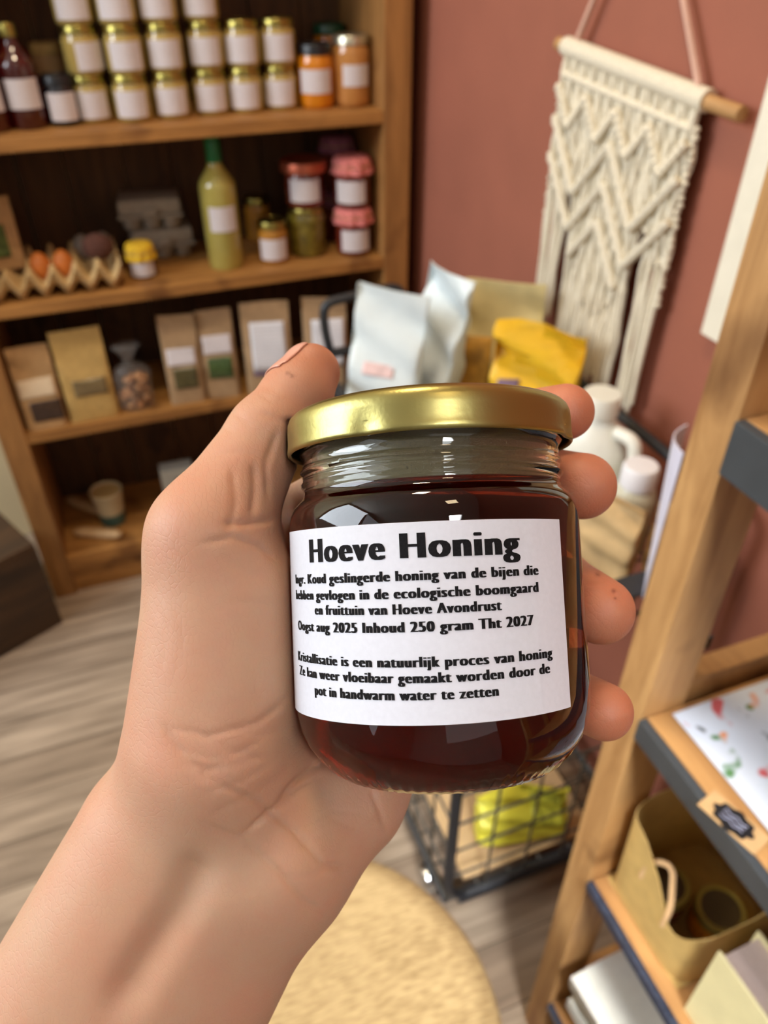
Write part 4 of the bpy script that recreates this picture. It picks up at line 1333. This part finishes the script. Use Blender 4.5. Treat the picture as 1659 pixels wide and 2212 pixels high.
def smax(a, b, k):
    return -smin(-a, -b, k)


def jp(theta, h, rho):
    """place by angle round the jar (0 right, 90 behind, 180 left), height down its axis, distance from its axis"""
    t = math.radians(theta)
    return J_O + J_A * h + (J_R * math.cos(t) + J_F * math.sin(t)) * rho


def chain(P, pts, rad, k=0.003):
    d = None
    for i in range(len(pts) - 1):
        c = rcone(P, pts[i], pts[i + 1], rad[i], rad[i + 1])
        d = c if d is None else smin(d, c, k)
    return d


FING = {
    'index': ([jp(146, -0.010, 0.0500), jp(96, -0.0330, 0.0445), jp(56, -0.0395, 0.0432), jp(25, -0.0382, 0.0418)], [0.0100, 0.0088, 0.0082, 0.0074]),
    'middle': ([jp(140, 0.003, 0.0510), jp(82, -0.0150, 0.0470), jp(43, -0.0215, 0.0460), jp(20, -0.0180, 0.0428)], [0.0105, 0.0096, 0.0092, 0.0086]),
    'ring': ([jp(141, 0.018, 0.0500), jp(82, 0.0090, 0.0470), jp(41, 0.0070, 0.0470), jp(16, 0.0140, 0.0436)], [0.0100, 0.0094, 0.0092, 0.0085]),
    'pinky': ([jp(143, 0.032, 0.0475), jp(86, 0.0340, 0.0445), jp(44, 0.0355, 0.0445), jp(13, 0.0385, 0.0414)], [0.0090, 0.0082, 0.0076, 0.0071]),
}
T_CMC, T_MCP, T_IP, T_MID, T_TIP = pc(447, 1590, 0.186), pc(453, 1160, 0.184), pc(578, 938, 0.193), pc(640, 858, 0.199), pc(671, 806, 0.204)
WR_A, WR_B = pc(342, 1815, 0.193), pc(548, 1895, 0.197)
ARM = np.array([-0.475, 0.88, -0.03]); ARM /= np.linalg.norm(ARM)


def jar_sdf(P):
    q = P - J_O
    h = q @ J_A
    r = q - h[:, None] * J_A
    r = np.sqrt(np.einsum('ij,ij->i', r, r))

    def cyl(R, h0, h1, rd):
        dx = r - (R - rd); dy = np.abs(h - (h0 + h1) / 2) - ((h1 - h0) / 2 - rd)
        return np.minimum(np.maximum(dx, dy), 0) + np.sqrt(np.maximum(dx, 0) ** 2 + np.maximum(dy, 0) ** 2) - rd
    d = cyl(0.0342, -0.0145, 0.0470, 0.0095)
    d = np.minimum(d, cyl(0.0342, -0.0168, 0.0200, 0.0042))
    d = np.minimum(d, cyl(0.0318, -0.034, -0.004, 0.001))
    return np.minimum(d, cyl(0.0340, -0.0362, -0.0262, 0.001))


def hand_sdf(P, cut=True):
    # forearm and wrist
    a2, b2 = WR_A + ARM * 0.075, WR_B + ARM * 0.075
    a3, b3 = a2 + ARM * 0.10 + np.array([-0.003, 0, 0]), b2 + ARM * 0.10
    mid = (WR_A + WR_B) / 2
    d = chain(P, [WR_A, a2, a3], [0.0205, 0.0235, 0.027], 0.006)
    d = smin(d, chain(P, [WR_B, b2, b3], [0.0195, 0.0225, 0.026], 0.006), 0.016)
    d = smin(d, rcone(P, mid, mid + ARM * 0.08, 0.0205, 0.0235), 0.012)
    # palm: metacarpals, thenar and heel
    mcp = {n: FING[n][0][0] for n in FING}
    pm = chain(P, [pc(430, 1735, 0.197), mcp['index']], [0.0165, 0.0115])
    pm = smin(pm, chain(P, [pc(495, 1775, 0.200), mcp['middle']], [0.0165, 0.0115]), 0.010)
    pm = smin(pm, chain(P, [pc(560, 1800, 0.201), mcp['ring']], [0.0165, 0.0110]), 0.010)
    pm = smin(pm, chain(P, [pc(620, 1815, 0.200), mcp['pinky']], [0.0165, 0.0105]), 0.010)
    heel = chain(P, [pc(610, 1815, 0.192), pc(745, 1715, 0.203), pc(815, 1640, 0.214)], [0.0180, 0.0150, 0.0125], 0.006)
    pm = smin(pm, heel, 0.009)
    th = chain(P, [T_CMC, T_MCP], [0.0188, 0.0138], 0.006)
    th = smin(th, rcone(P, pc(470, 1640, 0.184), pc(520, 1290, 0.186), 0.0180, 0.0135), 0.010)
    d = smin(d, pm, 0.014)
    d = smin(d, th, 0.011)
    # thumb
    tb = chain(P, [T_MCP, T_IP, T_MID, T_TIP], [0.0138, 0.0096, 0.0088, 0.0078], 0.003)
    d = smin(d, tb, 0.006)
    # web between thumb and index
    d = smin(d, rcone(P, pc(470, 1230, 0.190), pc(600, 1230, 0.212), 0.0105, 0.0090), 0.012)
    # fingers
    for n, (pts, rad) in FING.items():
        f = chain(P, pts, rad, 0.0025)
        tip = pts[3] + (pts[3] - pts[2]) * 0.05
        d = np.where(d < f, smin(d, f, 0.004), smin(d, f, 0.004))
    if cut:
        d = smax(d, -(jar_sdf(P) - 0.00015), 0.0012)
    return d


def surface_nets(fn, lo, hi, s):
    n = np.ceil((hi - lo) / s).astype(int) + 1
    n = ((n + 7) // 8) * 8
    # coarse pass: which 8-cell blocks hold surface
    nb = n // 8
    bi = np.stack(np.meshgrid(*[np.arange(q) for q in nb], indexing='ij'), -1).reshape(-1, 3)
    cd = fn(lo + (bi * 8 + 3.5) * s)
    V = np.repeat(np.repeat(np.repeat(cd.reshape(nb), 8, 0), 8, 1), 8, 2).astype(np.float32)
    act = bi[np.abs(cd) < 8 * s * 0.87 + 4 * s]
    off = np.stack(np.meshgrid(*[np.arange(8)] * 3, indexing='ij'), -1).reshape(-1, 3)
    for c in range(0, len(act), 400):
        idx = (act[c:c + 400, None, :] * 8 + off[None]).reshape(-1, 3)
        V[idx[:, 0], idx[:, 1], idx[:, 2]] = fn(lo + idx * s)
    S = V < 0
    cells = S[:-1, :-1, :-1].astype(np.int8)
    tot = sum(S[i:n[0] - 1 + i, j:n[1] - 1 + j, k:n[2] - 1 + k].astype(np.int8) for i in (0, 1) for j in (0, 1) for k in (0, 1))
    ci = np.argwhere((tot > 0) & (tot < 8))
    ids = -np.ones(tot.shape, np.int32)
    ids[ci[:, 0], ci[:, 1], ci[:, 2]] = np.arange(len(ci))
    acc = np.zeros((len(ci), 3)); cnt = np.zeros(len(ci))
    cor = [(i, j, k) for i in (0, 1) for j in (0, 1) for k in (0, 1)]
    for a in cor:
        for b in cor:
            if sum(b) - sum(a) == 1 and all(y >= x for x, y in zip(a, b)):
                va = V[tuple((ci + a).T)]; vb = V[tuple((ci + b).T)]
                m = (va < 0) != (vb < 0)
                t = np.where(m, va / np.where(m, va - vb, 1), 0)
                acc += np.where(m[:, None], np.array(a) + t[:, None] * (np.array(b) - np.array(a)), 0)
                cnt += m
    pos = lo + (ci + acc / cnt[:, None]) * s
    F = []
    for ax in range(3):
        sl0 = [slice(1, -1)] * 3; sl0[ax] = slice(0, -1)
        sl1 = [slice(1, -1)] * 3; sl1[ax] = slice(1, None)
        A, B = S[tuple(sl0)], S[tuple(sl1)]
        for flip in (False, True):
            e = np.argwhere((A & ~B) if not flip else (~A & B))
            base = e + 1; base[:, ax] -= 1
            u, w = [(1, 2), (2, 0), (0, 1)][ax]
            du = np.zeros(3, int); du[u] = 1
            dw = np.zeros(3, int); dw[w] = 1
            q = [base - du - dw, base - dw, base, base - du]
            f = np.stack([ids[tuple(c.T)] for c in q], 1)
            F.append(f[:, ::-1] if flip else f)
    F = np.concatenate(F)
    return pos, F[(F >= 0).all(1)]


def grad(fn, P, e=0.0004):
    g = np.stack([fn(P + np.eye(3)[i] * e) - fn(P - np.eye(3)[i] * e) for i in range(3)], 1)
    return g / np.maximum(np.linalg.norm(g, axis=1, keepdims=True), 1e-9)


VOX = 0.00068
hv, hf = surface_nets(hand_sdf, np.array([-0.170, -0.046, 0.128]), np.array([0.072, 0.195, 0.262]), VOX)
for _ in range(2):                                                # settle on the exact surface
    hv = hv - grad(hand_sdf, hv) * np.clip(hand_sdf(hv), -VOX, VOX)[:, None] * 0.9
HN = grad(hand_sdf, hv)
HU = CX + FPX * hv[:, 0] / hv[:, 2]
HV = CY + FPX * hv[:, 1] / hv[:, 2]
facing = -np.einsum('ij,ij->i', HN, hv) / np.linalg.norm(hv, axis=1)


def crease(pts, width, depth, side=1.0):
    """a skin fold that runs along a drawn line over the near side of the hand"""
    pts = np.array(pts, float)
    best = np.full(len(hv), 1e9); along = np.zeros(len(hv))
    Q = np.stack([HU, HV], 1)
    for i in range(len(pts) - 1):
        a, b = pts[i], pts[i + 1]
        t = np.clip(((Q - a) @ (b - a)) / ((b - a) @ (b - a)), 0, 1)
        dd = np.linalg.norm(Q - (a + t[:, None] * (b - a)), axis=1)
        m = dd < best
        best[m] = dd[m]; along[m] = (i + t[m]) / (len(pts) - 1)
    taper = np.minimum(1, np.minimum(along, 1 - along) * 5 + 0.15)
    return depth * taper * np.exp(-(best / width) ** 2) * (facing > 0.0)


disp = np.zeros(len(hv))
for pts, w, dp in [
    ([(470, 1690), (560, 1735), (640, 1800), (700, 1868), (775, 1880)], 7, 0.0010),          # wrist folds
    ([(452, 1845), (420, 1900), (375, 1985), (300, 2100), (235, 2212)], 44, 0.0026),         # hollow beside the tendon
    ([(355, 1590), (430, 1655), (540, 1700), (600, 1690)], 6, 0.0005),
    ([(365, 1540), (470, 1610), (560, 1640), (640, 1625)], 6, 0.0005),
    ([(380, 1500), (470, 1560), (560, 1590), (640, 1570)], 5, 0.0004),
    ([(430, 1720), (520, 1690), (600, 1640)], 6, 0.0005), ([(450, 1760), (540, 1720), (620, 1670)], 6, 0.0005),
    ([(400, 1690), (480, 1650), (560, 1600)], 5, 0.0004), ([(560, 1850), (640, 1830), (720, 1790)], 5, 0.0004),
    ([(600, 1900), (680, 1890), (760, 1850)], 6, 0.0005), ([(640, 1790), (720, 1750), (800, 1760)], 5, 0.0004),
    ([(330, 1300), (360, 1360), (350, 1450)], 5, 0.0003), ([(370, 1280), (395, 1370), (380, 1470)], 5, 0.0003),
    ([(420, 1330), (520, 1300), (610, 1310)], 5, 0.0004), ([(430, 1420), (530, 1400), (620, 1410)], 5, 0.0003),
    ([(560, 850), (590, 868), (615, 870)], 5, 0.0005), ([(450, 985), (520, 975), (590, 990)], 6, 0.0005),
    ([(600, 930), (575, 1000), (580, 1080)], 7, 0.0006), ([(500, 1010), (510, 1080), (495, 1150)], 8, 0.0005),
    ([(430, 1775), (520, 1812), (600, 1880), (660, 1950), (710, 1975)], 7, 0.0007),
    ([(345, 1560), (400, 1640), (470, 1700)], 9, 0.0006),
    ([(525, 1800), (585, 1755), (640, 1712), (690, 1680)], 7, 0.0010),                       # fold of the palm under the jar
    ([(600, 1735), (640, 1690), (680, 1655), (705, 1645)], 8, 0.0012),
    ([(800, 1700), (820, 1750), (835, 1800)], 7, 0.0007),
    ([(700, 1760), (770, 1790), (850, 1790)], 6, 0.0005),
    ([(495, 885), (520, 900), (545, 925)], 6, 0.0006),                                       # thumb joint
    ([(480, 920), (505, 935)], 5, 0.0005),
    ([(560, 890), (600, 905), (635, 912)], 6, 0.0007),
    ([(548, 1000), (552, 1060), (545, 1120)], 9, 0.0009),                                    # web tendon
    ([(480, 1130), (530, 1130), (592, 1122)], 8, 0.0009),
    ([(430, 1175), (500, 1160), (560, 1180), (600, 1215)], 7, 0.0006),
    ([(470, 1200), (530, 1240), (600, 1250)], 6, 0.0005),
    ([(355, 1570), (450, 1590), (560, 1560), (630, 1500)], 7, 0.0004),
    ([(350, 1610), (460, 1640), (560, 1610)], 6, 0.0005),
    ([(380, 1655), (480, 1660), (590, 1625)], 6, 0.0005),
    ([(1225, 985), (1262, 985), (1298, 1005)], 5, 0.0005),
    ([(1262, 1262), (1300, 1262), (1345, 1300)], 5, 0.0006),
]:
    disp += crease(pts, w, dp * (0.34 if w <= 6 else 0.85 if w < 20 else 1.0))
hv = hv - HN * disp[:, None]
HW = cam_w(hv)

m_skin, _nt, _b = new_mat('skin')
_b.inputs['Roughness'].default_value = 0.54
_b.inputs['Subsurface Weight'].default_value = 0.35
_b.inputs['Subsurface Radius'].default_value = (1.0, 0.35, 0.18)
_b.inputs['Subsurface Scale'].default_value = 0.0035
_b.inputs['Specular IOR Level'].default_value = 0.45
_tc = _nt.nodes.new('ShaderNodeTexCoord')
_n1 = _nt.nodes.new('ShaderNodeTexNoise'); _n1.inputs['Scale'].default_value = 28; _n1.inputs['Detail'].default_value = 6; _n1.inputs['Roughness'].default_value = 0.6
_r1 = _nt.nodes.new('ShaderNodeValToRGB')
_r1.color_ramp.elements[0].position = 0.34; _r1.color_ramp.elements[0].color = rgba((188, 150, 122))
_r1.color_ramp.elements[1].position = 0.66; _r1.color_ramp.elements[1].color = rgba((190, 136, 109))
_nt.links.new(_tc.outputs['Object'], _n1.inputs['Vector']); _nt.links.new(_n1.outputs['Fac'], _r1.inputs[0])
_at = _nt.nodes.new('ShaderNodeAttribute'); _at.attribute_name = 'blush'
_mx = _nt.nodes.new('ShaderNodeMix'); _mx.data_type = 'RGBA'
_mx.inputs['B'].default_value = rgba((178, 92, 58))
_nt.links.new(_at.outputs['Fac'], _mx.inputs['Factor']); _nt.links.new(_r1.outputs[0], _mx.inputs['A'])
_af = _nt.nodes.new('ShaderNodeAttribute'); _af.attribute_name = 'fleck'
_mf = _nt.nodes.new('ShaderNodeMix'); _mf.data_type = 'RGBA'; _mf.inputs['B'].default_value = rgba((104, 46, 28))
_nt.links.new(_af.outputs['Fac'], _mf.inputs['Factor']); _nt.links.new(_mx.outputs['Result'], _mf.inputs['A'])
_nt.links.new(_mf.outputs['Result'], _b.inputs['Base Color'])
_vo = _nt.nodes.new('ShaderNodeTexVoronoi'); _vo.feature = 'DISTANCE_TO_EDGE'; _vo.inputs['Scale'].default_value = 900
_vm = _nt.nodes.new('ShaderNodeMapping'); _vm.inputs['Rotation'].default_value = (0.4, 0.3, 0.9); _vm.inputs['Scale'].default_value = (1.0, 0.55, 0.8)
_n2 = _nt.nodes.new('ShaderNodeTexNoise'); _n2.inputs['Scale'].default_value = 160; _n2.inputs['Detail'].default_value = 4
_nt.links.new(_tc.outputs['Object'], _vm.inputs[0]); _nt.links.new(_vm.outputs[0], _vo.inputs['Vector']); _nt.links.new(_tc.outputs['Object'], _n2.inputs['Vector'])
_vr = _nt.nodes.new('ShaderNodeMath'); _vr.operation = 'MINIMUM'; _vr.inputs[1].default_value = 0.12
_nt.links.new(_vo.outputs['Distance'], _vr.inputs[0])
_ad = _nt.nodes.new('ShaderNodeMath'); _ad.operation = 'MULTIPLY_ADD'; _ad.inputs[1].default_value = 3.0
_nt.links.new(_vr.outputs[0], _ad.inputs[0]); _nt.links.new(_n2.outputs['Fac'], _ad.inputs[2])
_bp = _nt.nodes.new('ShaderNodeBump'); _bp.inputs['Distance'].default_value = 0.00016; _bp.inputs['Strength'].default_value = 0.55
_nt.links.new(_ad.outputs[0], _bp.inputs['Height']); _nt.links.new(_bp.outputs[0], _b.inputs['Normal'])

me = bpy.data.meshes.new('person')
me.vertices.add(len(HW)); me.vertices.foreach_set('co', HW.astype(np.float32).ravel())
me.loops.add(len(hf) * 4); me.loops.foreach_set('vertex_index', hf.astype(np.int32).ravel())
me.polygons.add(len(hf)); me.polygons.foreach_set('loop_start', np.arange(len(hf), dtype=np.int32) * 4)
me.update(calc_edges=True); me.validate()
me.polygons.foreach_set('use_smooth', [True] * len(me.polygons))
bl_ = np.zeros(len(hv))
for n, (pts, rad) in FING.items():                                # pads and knuckles are redder skin
    bl_ = np.maximum(bl_, 0.85 * np.exp(-(np.linalg.norm(hv - pts[3], axis=1) / 0.015) ** 2))
bl_ = np.maximum(bl_, 0.55 * np.exp(-(np.linalg.norm(hv - T_TIP, axis=1) / 0.016) ** 2))
at = me.attributes.new('blush', 'FLOAT', 'POINT'); at.data.foreach_set('value', bl_.astype(np.float32))
fk = np.zeros(len(hv))                                            # a few scabs and crumbs on the skin
for fu, fv, fr_ in ((1291, 1241, 5), (1326, 1276, 4.5), (1330, 1292, 3), (622, 806, 4), (632, 812, 4)):
    fk = np.maximum(fk, 0.85 * np.exp(-(((HU - fu) ** 2 + (HV - fv) ** 2) / fr_ ** 2)) * (facing > 0.05))
at = me.attributes.new('fleck', 'FLOAT', 'POINT'); at.data.foreach_set('value', fk.astype(np.float32))
me.materials.append(m_skin)
person = bpy.data.objects.new('person', me); COL.objects.link(person)
tag(person, 'bare left hand and forearm holding up the honey jar', 'person')

# thumb nail
m_nail = plain('nail', (214, 158, 138), 0.3, var=0.04, scale=200)
_ax = T_TIP - T_IP; _ax /= np.linalg.norm(_ax)
_nr = np.array([-0.80, -0.55, -0.12]); _nr -= _ax * (_nr @ _ax); _nr /= np.linalg.norm(_nr)
_sd = np.cross(_ax, _nr)


def nail(s, t):
    """s runs from the cuticle to the free edge, t across"""
    a = (t - 0.5) * 2
    base = T_TIP + _ax * (-0.0085 + s * 0.0135 * (1 - 0.12 * a * a))
    w = math.radians(50) * a * (0.90 if s < 0.15 else 1.0)
    d = _nr * math.cos(w) + _sd * math.sin(w)
    lo, hi = 0.0, 0.014
    for _ in range(24):
        m = (lo + hi) / 2
        if hand_sdf((base + d * m)[None], False)[0] < 0: lo = m
        else: hi = m
    if s > 0.7:
        lo = max(lo, 0.0058)
    return cam_w(base + d * (lo + 0.00012))


nl = MB(); nl.grid(nail, 18, 18, thick=0.0003)
no = nl.build('thumb_nail', m_nail, person, smooth=True, angle=0)
